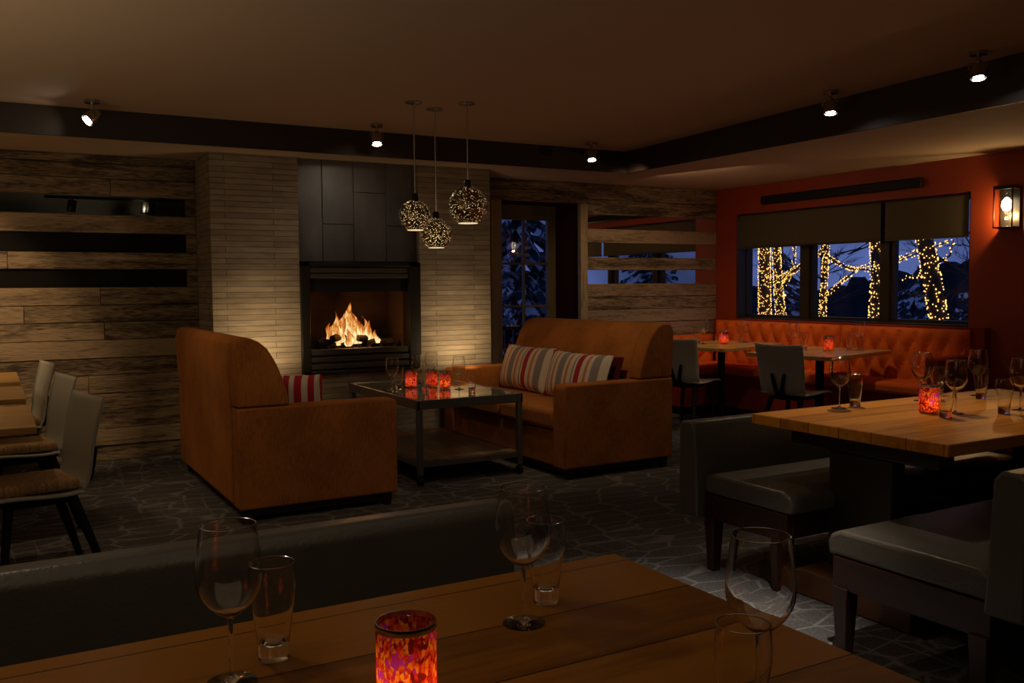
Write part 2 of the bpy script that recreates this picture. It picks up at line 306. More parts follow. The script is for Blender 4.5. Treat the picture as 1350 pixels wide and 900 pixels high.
M['needles'] = conifer_mat()
M['snow'] = pbr('snow', (.6, .62, .68), .9, var=.2, vscale=1.5)
M['darkhill'] = pbr('dark_forest', (.012, .018, .028), 1, var=.6, vscale=1.5)

# ------------------------------------------------------------------ mesh helpers
class MB:
    def __init__(s): s.v = []; s.f = []; s.t = []; s.tone = 0.5
    def add(s, vs, fs):
        o = len(s.v); s.v += [tuple(v) for v in vs]; s.f += [tuple(i+o for i in f) for f in fs]; s.t += [s.tone]*len(fs); return s
    def box(s, x0, x1, y0, y1, z0, z1, M4=None):
        vs = [Vector((x, y, z)) for z in (z0, z1) for y in (y0, y1) for x in (x0, x1)]
        if M4: vs = [M4 @ v for v in vs]
        return s.add(vs, [(0, 2, 3, 1), (4, 5, 7, 6), (0, 1, 5, 4), (2, 6, 7, 3), (0, 4, 6, 2), (1, 3, 7, 5)])
    def taper(s, a, b, wa, wb, da=None, db=None, up=None):
        """square bar from a to b, half widths wa->wb (x) and da->db"""
        da = da or wa; db = db or wb
        a = Vector(a); b = Vector(b); d = (b-a).normalized()
        u = Vector((1, 0, 0)); 
        if abs(d.x) > .9: u = Vector((0, 1, 0))
        w = d.cross(u).normalized(); u = w.cross(d).normalized()
        vs = []
        for p, x, y in ((a, wa, da), (b, wb, db)):
            for sx, sy in ((-1, -1), (1, -1), (1, 1), (-1, 1)): vs.append(p+u*sx*x+w*sy*y)
        return s.add(vs, [(3, 2, 1, 0), (4, 5, 6, 7), (0, 1, 5, 4), (1, 2, 6, 5), (2, 3, 7, 6), (3, 0, 4, 7)])
    def tube(s, pts, rad, n=10, cap=True):
        pts = [Vector(p) for p in pts]
        if not isinstance(rad, (list, tuple)): rad = [rad]*len(pts)
        rings = []; prev = None
        for i, p in enumerate(pts):
            d = (pts[min(i+1, len(pts)-1)]-pts[max(i-1, 0)]).normalized()
            if prev is None: u = Vector((0, 0, 1)) if abs(d.z) < .9 else Vector((1, 0, 0))
            else: u = prev
            w = d.cross(u).normalized(); u = w.cross(d).normalized(); prev = u
            rings.append([p+(u*math.cos(2*PI*k/n)+w*math.sin(2*PI*k/n))*rad[i] for k in range(n)])
        vs = [v for r in rings for v in r]; fs = []
        for i in range(len(pts)-1):
            for k in range(n): fs.append((i*n+k, i*n+(k+1) % n, (i+1)*n+(k+1) % n, (i+1)*n+k))
        if cap: fs.append(tuple(range(n))); fs.append(tuple(reversed(range((len(pts)-1)*n, len(pts)*n))))
        return s.add(vs, fs)
    def lathe(s, prof, n=32, c=(0, 0, 0), closed=False):
        """prof list of (r,z)"""
        vs = []; idx = []
        for r, z in prof:
            if r < 1e-6: idx.append([len(vs)]); vs.append((c[0], c[1], c[2]+z))
            else:
                idx.append(list(range(len(vs), len(vs)+n)))
                for k in range(n): vs.append((c[0]+r*math.cos(2*PI*k/n), c[1]+r*math.sin(2*PI*k/n), c[2]+z))
        fs = []
        for a, b in zip(idx[:-1], idx[1:]):
            for k in range(n):
                k2 = (k+1) % n
                if len(a) == 1 and len(b) == 1: continue
                if len(a) == 1: fs.append((a[0], b[k2], b[k]))
                elif len(b) == 1: fs.append((a[k], a[k2], b[0]))
                else: fs.append((a[k], a[k2], b[k2], b[k]))
        return s.add(vs, fs)
    def prism(s, poly, y0, y1, axis='Y'):
        """extrude a 2D polygon (x,z) along Y (or (y,z) along X)"""
        n = len(poly)
        if axis == 'Y': vs = [(x, y0, z) for x, z in poly]+[(x, y1, z) for x, z in poly]
        elif axis == 'X': vs = [(y0, x, z) for x, z in poly]+[(y1, x, z) for x, z in poly]
        else: vs = [(x, z, y0) for x, z in poly]+[(x, z, y1) for x, z in poly]
        fs = [tuple(range(n)), tuple(reversed(range(n, 2*n)))]+[(i, i+n, (i+1) % n+n, (i+1) % n) for i in range(n)]
        return s.add(vs, fs)
    def build(s, name, mat, parent=None, smooth=False, bevel=0, seg=2, subsurf=0, weld=False, loc=None):
        me = bpy.data.meshes.new(name); me.from_pydata(s.v, [], s.f); me.update()
        bm = bmesh.new(); bm.from_mesh(me)
        if weld: bmesh.ops.remove_doubles(bm, verts=bm.verts, dist=1e-5)
        bmesh.ops.recalc_face_normals(bm, faces=bm.faces); bm.to_mesh(me); bm.free()
        if len(me.polygons) == len(s.t) and len(set(s.t)) > 1:
            at = me.attributes.new('tone', 'FLOAT', 'FACE')
            at.data.foreach_set('value', s.t)
        me.materials.append(mat)
        o = bpy.data.objects.new(name, me); C.objects.link(o)
        if parent: o.parent = parent
        if loc: o.location = loc
        if bevel:
            b = o.modifiers.new('bevel', 'BEVEL'); b.width = bevel; b.segments = seg; b.limit_method = 'ANGLE'; b.angle_limit = .6
            smooth = True
        if subsurf:
            b = o.modifiers.new('sub', 'SUBSURF'); b.levels = subsurf; b.render_levels = subsurf
        if smooth:
            me.shade_smooth()
            if hasattr(me, 'set_sharp_from_angle') and not subsurf: me.set_sharp_from_angle(angle=.7)
        return o
def tag(o, label=None, cat=None, group=None, kind=None):
    if label: o['label'] = label
    if cat: o['category'] = cat
    if group: o['group'] = group
    if kind: o['kind'] = kind
    return o
def thing(name, label, cat, loc=(0, 0, 0), rot=0, group=None):
    o = bpy.data.objects.new(name, None); C.objects.link(o); o.empty_display_size = .1
    o.location = loc; o.rotation_euler = (0, 0, math.radians(rot))
    return tag(o, label, cat, group)
def struct(o): o['kind'] = 'structure'; return o
def dup(root, loc, rot, label, group=None):
    r = root.copy(); C.objects.link(r); r.location = loc; r.rotation_euler = (0, 0, math.radians(rot)); r['label'] = label
    if group: r['group'] = group
    for ch in list(root.children):
        c = ch.copy(); C.objects.link(c); c.parent = r
        for g in list(ch.children):
            d = g.copy(); C.objects.link(d); d.parent = c
    return r
def rbox(x0, x1, y0, y1, z0, z1, M4=None): return MB().box(x0, x1, y0, y1, z0, z1, M4)

# ------------------------------------------------------------------ camera
H = 1.42
P, R, A = math.radians(3.495), math.radians(-.441), math.radians(29.68)
s, c, sp_, cp = math.sin(A), math.cos(A), math.sin(P), math.cos(P)
fw = Vector((s*cp, c*cp, -sp_)); rt0 = Vector((c, -s, 0)); up0 = Vector((s*sp_, c*sp_, cp))
rt = rt0*math.cos(R)+up0*math.sin(R); up = up0*math.cos(R)-rt0*math.sin(R)
cam = bpy.data.cameras.new('camera'); co = bpy.data.objects.new('camera', cam); C.objects.link(co)
m4 = Matrix((rt, up, -fw)).transposed().to_4x4(); m4.translation = (0, 0, H); co.matrix_world = m4
cam.sensor_width = 36; cam.lens = 1213.2*36/1350; cam.clip_start = .05; cam.clip_end = 300
sc.camera = co

# ------------------------------------------------------------------ room shell
YB, XR, ZS = 8.19, 7.42, 2.50
YF, XF = 7.29, 5.45        # fascia of the raised ceiling
XL, YN = -4.5, -3.5
CEIL = lambda y: 2.704+.0223*(YF-y)
struct(rbox(XL-.2, XR+.4, YN-.2, YB+1.2, -.12, 0).build('floor', M['carpet']))
b = MB(); b.add([(XL, YN, CEIL(YN)), (XF, YN, CEIL(YN)), (XF, YF, CEIL(YF)), (XL, YF, CEIL(YF)), (XL, YN, CEIL(YN)+.1), (XF, YN, CEIL(YN)+.1), (XF, YF, CEIL(YF)+.1), (XL, YF, CEIL(YF)+.1)],
            [(0, 1, 2, 3), (4, 5, 6, 7), (0, 1, 5, 4), (1, 2, 6, 5), (2, 3, 7, 6), (3, 0, 4, 7)])
struct(b.build('ceiling', M['ceil']))
b = MB(); b.box(XL, XR+.1, YF+.02, YB+.1, ZS, 3.05).box(XF+.02, XR+.1, YN, YF+.02, ZS, 3.05)
struct(b.build('ceiling', M['beige']))
b = MB(); b.box(XL, XF, YF, YF+.02, ZS-.002, 3.05).box(XF, XF+.02, YN, YF+.02, ZS-.002, 3.05)
struct(b.build('trim_1', M['fascia']))
struct(rbox(XL-.15, XL, YN-.15, YB+.3, -.1, 3.1).build('wall_left', M['dark']))
struct(rbox(XL, XR+.3, YN-.15, YN, -.1, 3.1).build('wall_front', M['dark']))
# right wall with window opening
WY0, WY1, WZ0, WZ1 = 4.99, 7.86, 1.02, 2.20
b = MB(); b.box(XR, XR+.24, YN, WY0, 0, 3.0).box(XR, XR+.24, WY1, YB+.2, 0, 3.0).box(XR, XR+.24, WY0, WY1, 0, WZ0).box(XR, XR+.24, WY0, WY1, WZ1, 3.0)
struct(b.build('wall_right', M['orange'], weld=False))
# back wall boards
SL = [(2.02, 2.17), (1.715, 1.87), (1.43, 1.575)]
rows = [(2.43, 2.5), (2.31, 2.43), (2.17, 2.31), (1.87, 2.02), (1.575, 1.715), (1.285, 1.43), (1.145, 1.285), (1.0, 1.145), (.85, 1.0), (.71, .85), (.56, .71), (.42, .56), (.27, .42), (.13, .27), (0, .13)]
def boards(mb, x0, x1, rows, endx=None):
    for (z0, z1) in rows:
        x = x0
        while x < x1-.01:
            w = min(random.uniform(1.3, 2.8), x1-x)
            if x1-x-w < .5: w = x1-x
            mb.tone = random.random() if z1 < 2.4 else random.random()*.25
            d = random.uniform(0, .014)
            mb.box(x, x+w-.003, YB-d, YB+.03, z0+.002, z1-.002); x += w
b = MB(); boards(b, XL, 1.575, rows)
for z0, z1 in SL:
    b.tone = .15; b.box(1.492, 1.575, YB, YB+.03, z0, z1)
struct(b.build('wall_back', M['barn'], bevel=.003, seg=1))
# backing of left wall with niche behind the top slit
b = MB(); b.box(XL, 1.575, YB+.05, YB+.12, -.05, 1.99).box(XL, 1.575, YB+.05, YB+.12, 2.4, 2.55)
b.box(XL, 1.6, YB+.65, YB+.72, 1.9, 2.5).box(XL, 1.6, YB+.1, YB+.7, 1.9, 1.95).box(XL, 1.6, YB+.1, YB+.7, 2.42, 2.46).box(1.6, 1.66, YB+.05, YB+.7, 1.9, 2.46)
struct(b.build('wall_back', M['niche']))
for (z0, z1), w in zip(SL[1:], ('upper', 'lower')):
    o = rbox(XL, 1.49, YB+.015, YB+.05, z0-.01, z1+.01).build('black_panel', M['speck'])
    tag(o, '%s black speckled panel set between barn boards, left wall' % w, 'panel', 'black panels between the left wall boards')
# right part
b = MB()
rr = [(2.33, 2.5), (2.17, 2.33)]+rows[3:]
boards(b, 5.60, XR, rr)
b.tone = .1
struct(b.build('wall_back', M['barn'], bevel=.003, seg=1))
b = MB()
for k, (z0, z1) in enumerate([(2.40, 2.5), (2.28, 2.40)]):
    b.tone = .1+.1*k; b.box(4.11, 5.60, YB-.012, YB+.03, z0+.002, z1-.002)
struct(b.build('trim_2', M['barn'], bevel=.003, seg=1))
b = MB()
for x0, x1, y0, tn in ((4.11, 4.42, .0, .3), (4.422, 4.55, -.02, .8), (5.507, 5.60, -.02, .6)):
    b.tone = tn; b.box(x0, x1-.002, YB+y0, YB+.04, 0, 2.28)
struct(b.build('trim_3', M['trimwood'], bevel=.003, seg=1))
struct(rbox(5.62, XR+.2, YB+.05, YB+.12, 0, 2.6).build('wall_back', M['dark']))
for k, ((z0, z1), w, x1) in enumerate(zip(SL, ('topmost', 'middle', 'lowest'), (XR, XR, XR))):
    o = rbox(5.605, x1, YB+.012, YB+.05, z0-.01, z1+.01).build('mirror_strip', M['mirror'])
    tag(o, '%s long mirror strip set between boards right of the door' % w, 'mirror', 'mirror strips in the board wall')
# door recess
DY = 8.70
b = MB(); b.box(5.53, 5.62, YB+.03, DY+.1, 0, 2.45).box(4.40, 4.50, YB+.03, DY+.1, 0, 2.45).box(4.4, 5.62, YB+.03, DY+.1, 2.29, 2.45)
struct(b.build('wall_back', M['maroon']))
b = MB(); b.box(4.50, 5.53, DY, DY+.08, 2.2, 2.3)
struct(b.build('trim_4', M['doorpaint']))
d = bpy.data.objects.new('door_1', None); C.objects.link(d); struct(d)
gx = [4.82, 5.12, 5.424]; gz = [.30, .74, .965, 1.22, 1.655, 2.13]
gz = [.25, .72, 1.19, 1.655, 2.13]
b = MB(); b.box(4.51, 4.82, DY, DY+.05, 0, 2.2).box(5.424, 5.53, DY, DY+.05, 0, 2.2).box(4.82, 5.424, DY, DY+.05, 2.13, 2.2).box(4.82, 5.424, DY, DY+.05, 0, .25)
b.box(5.11, 5.135, DY+.005, DY+.04, .25, 2.13)
for z in gz[1:-1]: b.box(4.82, 5.424, DY+.006, DY+.038, z-.012, z+.012)
b.build('door_frame', M['doorpaint'], d, bevel=.004)
rbox(4.82, 5.424, DY+.02, DY+.026, .25, 2.13).build('glass_pane', M['pane'], d)
b = MB(); b.tube([(4.9, DY-.05, .98), (5.02, DY-.05, .98)], .01).tube([(4.9, DY-.05, .98), (4.9, DY, .98)], .012); b.build('door_handle', M['chrome'], d, smooth=True)

# chimney breast
CY = 7.61
b = MB(); b.box(1.575, 2.29, CY, YB+.1, 0, ZS).box(3.385, 4.11, CY, YB+.1, 0, ZS).box(2.29, 3.385, CY, YB+.1, 0, .665).box(2.29, 3.385, CY+.10, YB+.1, 1.64, ZS).box(2.29, 3.385, CY+.56, YB+.1, .66, 1.66).box(2.37, 3.27, CY+.07, CY+.56, .66, .848)
struct(b.build('wall_chimney', M['stone']))

# ------------------------------------------------------------------ fireplace
fp = thing('fireplace', 'black built-in gas fireplace burning in the stone chimney under steel panels', 'fireplace', (2.83, CY, .67))
def at(mb): 
    mb.v = [(x-2.83, y-CY, z-.67) for x, y, z in mb.v]; return mb
x0, x1, z0, z1 = 2.292, 3.383, .668, 1.628
b = MB(); b.box(x0, x0+.075, CY-.03, CY+.12, z0, z1).box(x1-.11, x1, CY-.03, CY+.12, z0, z1).box(x0, x1, CY-.03, CY+.12, 1.59, z1).box(x0, x1, CY-.03, CY+.12, z0, .70)
at(b).build('surround', M['blackmetal'], fp, bevel=.004)
b = MB(); b.box(x0+.075, x1-.11, CY-.015, CY+.0, 1.535, 1.585).box(x0+.075, x1-.11, CY-.02, CY+.0, 1.49, 1.53)
at(b).build('top_louver', M['louver'], fp, bevel=.006)
at(rbox(x0+.075, x1-.11, CY+.02, CY+.12, 1.375, 1.49)).build('hood_strip', M['black'], fp)
b = MB(); b.box(x0+.075, x1-.11, CY-.012, CY+.06, .835, .885).box(x0+.075, x1-.11, CY-.02, CY, .775, .82).box(x0+.075, x1-.11, CY-.02, CY, .715, .76)
at(b).build('bottom_louver', M['louver'], fp, bevel=.006)
b = MB(); X0, X1 = x0+.075, x1-.11
b.box(X0-.03, X1+.05, CY+.50, CY+.52, .85, 1.6).box(X0-.02, X0, CY+.1, CY+.5, .85, 1.6).box(X1, X1+.02, CY+.1, CY+.5, .85, 1.6).box(X0, X1, CY+.1, CY+.5, 1.5, 1.52).box(X0, X1, CY+.06, CY+.5, .85, .87)
at(b).build('firebox', M['firebrick'], fp)
at(rbox(X0, X1, CY+.05, CY+.055, .885, 1.375)).build('glass_front', M['fireglass'], fp)
def log(a, c_, r):
    pts = []; rad = []
    for i in range(9):
        t = i/8; p = Vector(a).lerp(Vector(c_), t); p += Vector((random.uniform(-1, 1), random.uniform(-1, 1), random.uniform(-1, 1)))*.008
        pts.append(p); rad.append(r*random.uniform(.85, 1.1))
    at(MB().tube(pts, rad, 9)).build('log', M['log'], fp, smooth=True)
log((2.50, 7.83, .915), (3.16, 7.90, .90), .042); log((2.56, 7.95, .93), (3.2, 7.80, .915), .036); log((2.62, 7.78, .965), (2.95, 8.0, .975), .032); log((2.86, 7.78, .955), (3.12, 7.98, .96), .03)
b = MB()
for i in range(40):
    px, py = random.uniform(2.48, 3.22), random.uniform(7.74, 8.0); r = random.uniform(.008, .02)
    b.lathe([(0, 0), (r, r*.5), (r*.7, r*1.4), (0, r*1.7)], 6, (px, py, .87))
tag(at(b).build('ember_bed', M['log'], fp), kind='stuff')
def flame(x, y, z, w, h, lean, ph):
    mb = MB(); n = 14; m = 26; vs = []; fs = []
    for i in range(m+1):
        t = i/m
        ww = w*(math.sin(PI*min(1, (t+.18)/1.18))**.8)*(1-t)**.35*(1+.18*math.sin(9*t+ph))
        if t == 1: ww = .001
        cx = x+lean*t**1.3+.028*math.sin(5.5*t+ph)*t; cy = y+.02*math.sin(4*t+ph*2)*t
        for k in range(n):
            a = 2*PI*k/n; rr_ = ww*(1+.2*math.sin(3*a+8*t+ph)); vs.append((cx+rr_*math.cos(a), cy+rr_*.45*math.sin(a), z+h*t))
    for i in range(m):
        for k in range(n): fs.append((i*n+k, i*n+(k+1) % n, (i+1)*n+(k+1) % n, (i+1)*n+k))
    mb.add(vs, fs); at(mb).build('flame', M['flame'], fp, smooth=True)
for a in [(2.63, 7.86, .91, .052, .20, .01, .3), (2.70, 7.83, .90, .060, .25, .06, 1.7), (2.67, 7.92, .93, .04, .27, .03, 4.), (2.80, 7.86, .95, .055, .35, .0, 2.6), (2.86, 7.82, .91, .06, .33, -.05, .9),
          (2.90, 7.88, .93, .05, .25, -.02, 5.), (2.75, 7.9, .96, .045, .30, .06, 3.1), (3.00, 7.84, .92, .045, .20, -.03, 2.), (3.05, 7.80, .91, .03, .12, -.03, 1.), (2.97, 7.9, .93, .035, .22, -.01, 4.4), (2.78, 7.80, .89, .05, .16, .02, 5.6)]: flame(*a)
# steel panels over the fire: individually lapped sheets
sheets = [(2.292, 2.512, 1.635, 2.5, 0), (2.514, 2.79, 1.635, 1.955, .0), (2.514, 2.79, 1.957, 2.5, .006), (2.792, 3.09, 1.635, 2.235, .003), (2.792, 3.09, 2.237, 2.5, .008), (3.092, 3.383, 1.635, 1.95, .006), (3.092, 3.383, 1.952, 2.5, .002)]
b = MB()
for a_, c_, d_, e_, o_ in sheets: b.box(a_+.001, c_-.001, CY+.05-o_, CY+.08, d_+.001, e_-.001)
st = b.build('steel_panel', M['steel'], bevel=.0015, seg=1)
tag(st, 'dark blued steel cladding of overlapping sheets above the fireplace', 'panel')

# ------------------------------------------------------------------ window on the right wall
for k, (y0, y1) in enumerate(((7.03, 7.84), (6.015, 6.86), (5.01, 5.87))):
    w = bpy.data.objects.new('window_%d' % (k+1), None); C.objects.link(w); struct(w)
    b = MB(); X = 7.56
    b.box(X, X+.06, y0-.03, y0+.012, WZ0+.02, WZ1).box(X, X+.06, y1-.012, y1+.03, WZ0+.02, WZ1).box(X, X+.06, y0, y1, WZ0+.02, WZ0+.05).box(X, X+.06, y0, y1, WZ1-.04, WZ1)
    b.build('window_frame', M['bronze'], w, bevel=.003)
    rbox(X+.025, X+.031, y0, y1, WZ0+.04, WZ1-.03).build('window_pane', M['pane'], w)
b = MB(); b.box(7.53, 7.66, 6.89, 7.0, WZ0, WZ1).box(7.53, 7.66, 5.90, 5.985, WZ0, WZ1).box(7.44, 7.66, WY0, WY1, WZ0-.012, WZ0+.02).box(7.43, 7.66, WY1-.02, WY1, WZ0, WZ1).box(7.43, 7.66, WY0, WY0+.015, WZ0, WZ1)
struct(b.build('trim_5', M['bronze'], bevel=.003))
def blind(y0, y1, label):
    t = thing('roller_blind', label, 'blind', (7.465, (y0+y1)/2, WZ1-.04), 0, 'roller blinds on the long window')
    h = (y1-y0)/2
    MB().tube([(0, -h, 0), (0, h, 0)], .028, 16).build('roller', M['blind'], t, smooth=True)
    rbox(-.027, -.023, -h, h, -.335, 0).build('shade', M['blind'], t)
    rbox(-.033, -.017, -h, h, -.352, -.333).build('hem_bar', M['bronze'], t, bevel=.003)
blind(5.93, 7.83, 'wide olive roller blind pulled part-way down over the two left window panes')
blind(5.02, 5.88, 'narrower olive roller blind over the right-hand window pane')
t = thing('wall_heater', 'long thin black bar heater mounted on the orange wall above the window', 'heater', (7.42, 6.43, 2.32))
rbox(-.07, -.015, -.99, .99, -.045, .045).build('housing', M['black'], t, bevel=.012)
for y in (-.7, 0, .7): rbox(-.02, 0, y-.03, y+.03, -.03, .03).build('bracket', M['blackmetal'], t)
# sconce
t = thing('wall_sconce', 'lit jar sconce in a black frame on the orange wall', 'lamp', (7.42, 4.625, 1.86))
rbox(-.02, 0, -.085, .085, 0, .35).build('back_plate', M['blackmetal'], t, bevel=.004)
b = MB(); b.box(-.125, 0, -.085, .085, .32, .35).box(-.125, -.113, -.085, -.075, .0, .33).box(-.125, -.113, .075, .085, .0, .33).box(-.125, 0, -.085, .085, 0, .012)
b.build('frame', M['blackmetal'], t, bevel=.003)
MB().lathe([(.035, .31), (.045, .29), (.050, .27), (.050, .08), (.045, .07), (0, .07)], 24, (-.068, 0, 0)).build('glass_jar', M['jar'], t, smooth=True)
bl = MB().lathe([(0, .14), (.022, .147), (.040, .175), (.038, .22), (.014, .25), (0, .255)], 16, (-.068, 0, 0)).build('bulb', M['bulb'], t, smooth=True)

# ------------------------------------------------------------------ ceiling spotlights
def spot(x, y, az, tilt, label, power, cone=60, col=(1, .82, .58), vis=True, blend=.6, z=None):
    zc = CEIL(y) if z is None else z
    t = thing('ceiling_spotlight', label, 'spotlight', (x, y, zc), az, 'adjustable spotlights in the raised ceiling')
    MB().lathe([(0, 0), (.05, 0), (.05, -.02), (.012, -.028), (.012, -.07), (0, -.07)], 20).build('canopy', M['chrome'], t, smooth=True)
    tl = math.radians(tilt)
    Rm = Matrix.Translation((0, 0, -.11)) @ Matrix.Rotation(-tl, 4, 'Y')   # head points down, tilted toward local +X
    b = MB(); b.lathe([(0, .055), (.03, .05), (.045, .02), (.047, -.05), (.044, -.05), (.042, -.036), (0, -.036)], 22); b.v = [tuple(Rm @ Vector(v)) for v in b.v]; b.build('head', M['chrome'], t, smooth=True)
    b = MB(); b.lathe([(0, -.040), (.030, -.040)], 20); b.v = [tuple(Rm @ Vector(v)) for v in b.v]; b.build('lens', M['spotlens'], t)
    b = MB(); b.tube([(0, -.052, -.11), (0, -.052, -.07), (0, 0, -.06), (0, .052, -.07), (0, .052, -.11)], .005, 6); b.build('yoke', M['chrome'], t, smooth=True)
    return t
def lamp(kind, name, loc, power, col, target=None, size=.05, cone=60, blend=.6, sy=None):
    l = bpy.data.lights.new(name, kind); l.energy = power; l.color = col
    if kind == 'SPOT': l.spot_size = math.radians(cone); l.spot_blend = blend; l.shadow_soft_size = size
    elif kind == 'POINT': l.shadow_soft_size = size
    elif kind == 'AREA':
        l.size = size
        if sy: l.shape = 'RECTANGLE'; l.size_y = sy
    o = bpy.data.objects.new(name, l); C.objects.link(o); o.location = loc
    if target:
        dd = Vector(target)-Vector(loc); o.rotation_euler = dd.to_track_quat('-Z', 'Y').to_euler()
    return o
WARM = (1, .70, .40); WARM2 = (1, .78, .52)
spot(.68, 7.0, 200, 50, 'chrome spotlight tilted left above the barn board wall', 0)
spot(2.76, 7.0, 250, 15, 'chrome spotlight hanging above the fireplace', 0)
spot(4.84, 7.0, 250, 15, 'chrome spotlight near the inner corner of the raised ceiling', 0)
spot(5.2, 4.58, 230, 12, 'chrome spotlight above the window side, between two others', 0)
spot(5.2, 3.47, 230, 12, 'chrome spotlight nearest the right edge of the ceiling', 0)

for x, y, az, ti, lb in ((-.3, 1.5, 90, 25, 'unseen chrome spotlight added for glints, above the foreground table'), (2.3, 2.0, 90, 15, 'unseen chrome spotlight added for glints, above the aisle'), (.9, .3, 90, 25, 'unseen chrome spotlight added for glints, nearest the camera')): spot(x, y, az, ti, lb, 0)  # out-of-view fixtures added so their bright lenses glint in the glasses
# track light in the niche
t = thing('track_light', 'black track light seen through the top gap of the board wall', 'light', (1.0, 8.5, 2.2))
MB().box(-.56, .55, -.012, .012, -.035, -.012).build('track', M['black'], t)
for hx in (-.35, .21, .27):
    b = MB(); b.tube([(hx, 0, -.03), (hx, 0, -.055)], .006, 8).tube([(hx, 0, -.05), (hx-.015, -.01, -.14)], .035 if hx != .21 else .02, 14)
    b.build('lamp_head', M['blackmetal'], t, smooth=True)
lamp('SPOT', 'niche_lamp', (1.22, 8.45, 2.10), 1.6, (1, .85, .6), (1.05, 8.84, 2.15), .02, 110)

# ------------------------------------------------------------------ pendants
def pendant(x, y, zb, r, label):
    zc = CEIL(y); t = thing('pendant_lamp', label, 'pendant lamp', (x, y, zb), 0, 'perforated globe pendants over the coffee table')
    MB().lathe([(0, zc-zb), (.062, zc-zb), (.062, zc-zb-.008), (.03, zc-zb-.016), (0, zc-zb-.016)], 28).build('ceiling_canopy', M['chrome'], t, smooth=True)
    MB().tube([(0, 0, 2*r+.03), (0, 0, zc-zb)], .0055, 8).build('rod', M['chrome'], t, smooth=True)
    MB().lathe([(.026, 2*r-.012), (.026, 2*r+.03), (.018, 2*r+.045), (0, 2*r+.045)], 20).build('socket_cap', M['blackmetal'], t, smooth=True)
    prof = []
    for k in range(25):
        a = PI-(PI-.52)*(1-k/24) if False else .52+(PI-.52-.2)*k/24
        prof.append((r*math.sin(a), r-r*math.cos(a)))
    MB().lathe(prof, 40).build('globe', M['perf'], t, smooth=True)
    ra = r*math.sin(.52); za = r-r*math.cos(.52)
    MB().lathe([(ra*.93, za+.004), (ra*1.0, za+.004), (ra*1.0, za-.004), (ra*.93, za-.004), (ra*.93, za+.004)], 40).build('rim', M['ring'], t, smooth=True)
    MB().lathe([(0, r-.02), (.02, r-.01), (.025, r+.02), (.012, r+.05), (0, r+.06)], 14).build('bulb', M['bulb'], t, smooth=True)
    lamp('POINT', 'pendant_light', (x, y, zb+r+.0), 1.1, (1, .8, .55), None, .03)
pendant(2.70, 6.13, 1.808, .115, 'leftmost of three perforated globe pendants, hanging highest on the left')
pendant(2.93, 6.27, 1.690, .118, 'lowest and smallest perforated globe pendant, in the middle')
pendant(3.06, 6.0, 1.855, .142, 'largest perforated globe pendant, rightmost of the three')

# ------------------------------------------------------------------ sofas
def sofa(label, loc, rot, flip):
    t = thing('sofa', label, 'sofa', loc, rot)
    W = 1.92; D = 1.02; hw = W/2; A_ = .15
    prof = [(0, .08), (.0, .6), (-.015, .9), (-.02, 1.04), (-.005, 1.095), (.03, 1.118), (.09, 1.115), (.14, 1.092), (.19, 1.05), (.23, .985), (.262, .915), (.29, .84), (.31, .77), (.32, .70), (.33, .2), (.3, .08)]
    MB().prism(prof, -hw+A_+.004, hw-A_-.004).build('backrest', M['sofa'], t, bevel=.02, seg=3)
    up_ = [(-.002, .70), (-.015, .9), (-.02, 1.04), (-.005, 1.095), (.03, 1.118), (.09, 1.115), (.14, 1.092), (.19, 1.05), (.23, .985), (.262, .915), (.29, .84), (.31, .77), (.32, .70)]
    for sg in (-1, 1):
        MB().prism(up_, sg*(hw-.012), sg*(hw-A_+.003)).build('wing', M['sofa'], t, bevel=.014, seg=3)
        b = MB(); ax = [(0, .08), (0, .695), (D-.02, .695), (D, .675), (D, .08)]
        b.prism(ax, sg*hw, sg*(hw-A_)); b.build('arm', M['sofa'], t, bevel=.015, seg=3)
    rbox(.3, D-.035, -hw+A_+.002, hw-A_-.002, .08, .34).build('base', M['sofa'], t, bevel=.01)
    for sg in (0, 1):
        y0 = (-hw+A_+.004) if sg == 0 else .003; y1 = -.003 if sg == 0 else hw-A_-.004
        b = rbox(.34, D-.005, y0, y1, .345, .50); b.build('seat_cushion', M['sofa'], t, bevel=.04, seg=4)
    rbox(.04, D-.05, -hw+.03, hw-.03, .035, .082).build('plinth', M['sofaleg'], t)
    for x in (.04, D-.09):
        for y in (-hw+.02, hw-.07):
            MB().taper((x+.025, y+.025, 0), (x+.025, y+.025, .08), .022, .028).build('leg', M['sofaleg'], t)
    return t
sofa('rust orange sofa seen from behind, nearest the barn board wall', (1.27, 6.49, 0), 0, 0)
sofa('rust orange sofa holding two striped cushions, facing the coffee table', (4.585, 6.52, 0), 181.2, 0)
def cushion(name, label, mat, loc, rotz, tilt, w, h, th, roll=0, group=None):
    n = 18; vs = []; fs = []
    for side in (1, -1):
        for i in range(n+1):
            for j in range(n+1):
                u = -1+2*i/n; v = -1+2*j/n
                e = max(0, (1-abs(u)**2.6))*max(0, (1-abs(v)**2.6))
                y = u*w/2*(1-.05*(1-abs(v)**2)*abs(u)) ; z = v*h/2*(1-.06*(1-abs(u)**2))
                vs.append((side*th/2*e**.5, y, z+h/2))
    q = (n+1)**2
    for i in range(n):
        for j in range(n):
            a = i*(n+1)+j; fs.append((a, a+1, a+n+2, a+n+1)); fs.append((q+a, q+a+n+1, q+a+n+2, q+a+1))
    mb = MB(); mb.add(vs, fs)
    o = mb.build(name, mat, weld=True, smooth=True); o.location = loc
    o.rotation_euler = (math.radians(roll), math.radians(tilt), math.radians(rotz)); tag(o, label, 'cushion', group); return o
cushion('cushion', 'cream cushion with grey, orange and red stripes, left of the pair on the sofa', M['pillow'], (4.03, 6.93, .505), 0, 17, .82, .40, .17, 0, 'striped cushions on the right sofa')
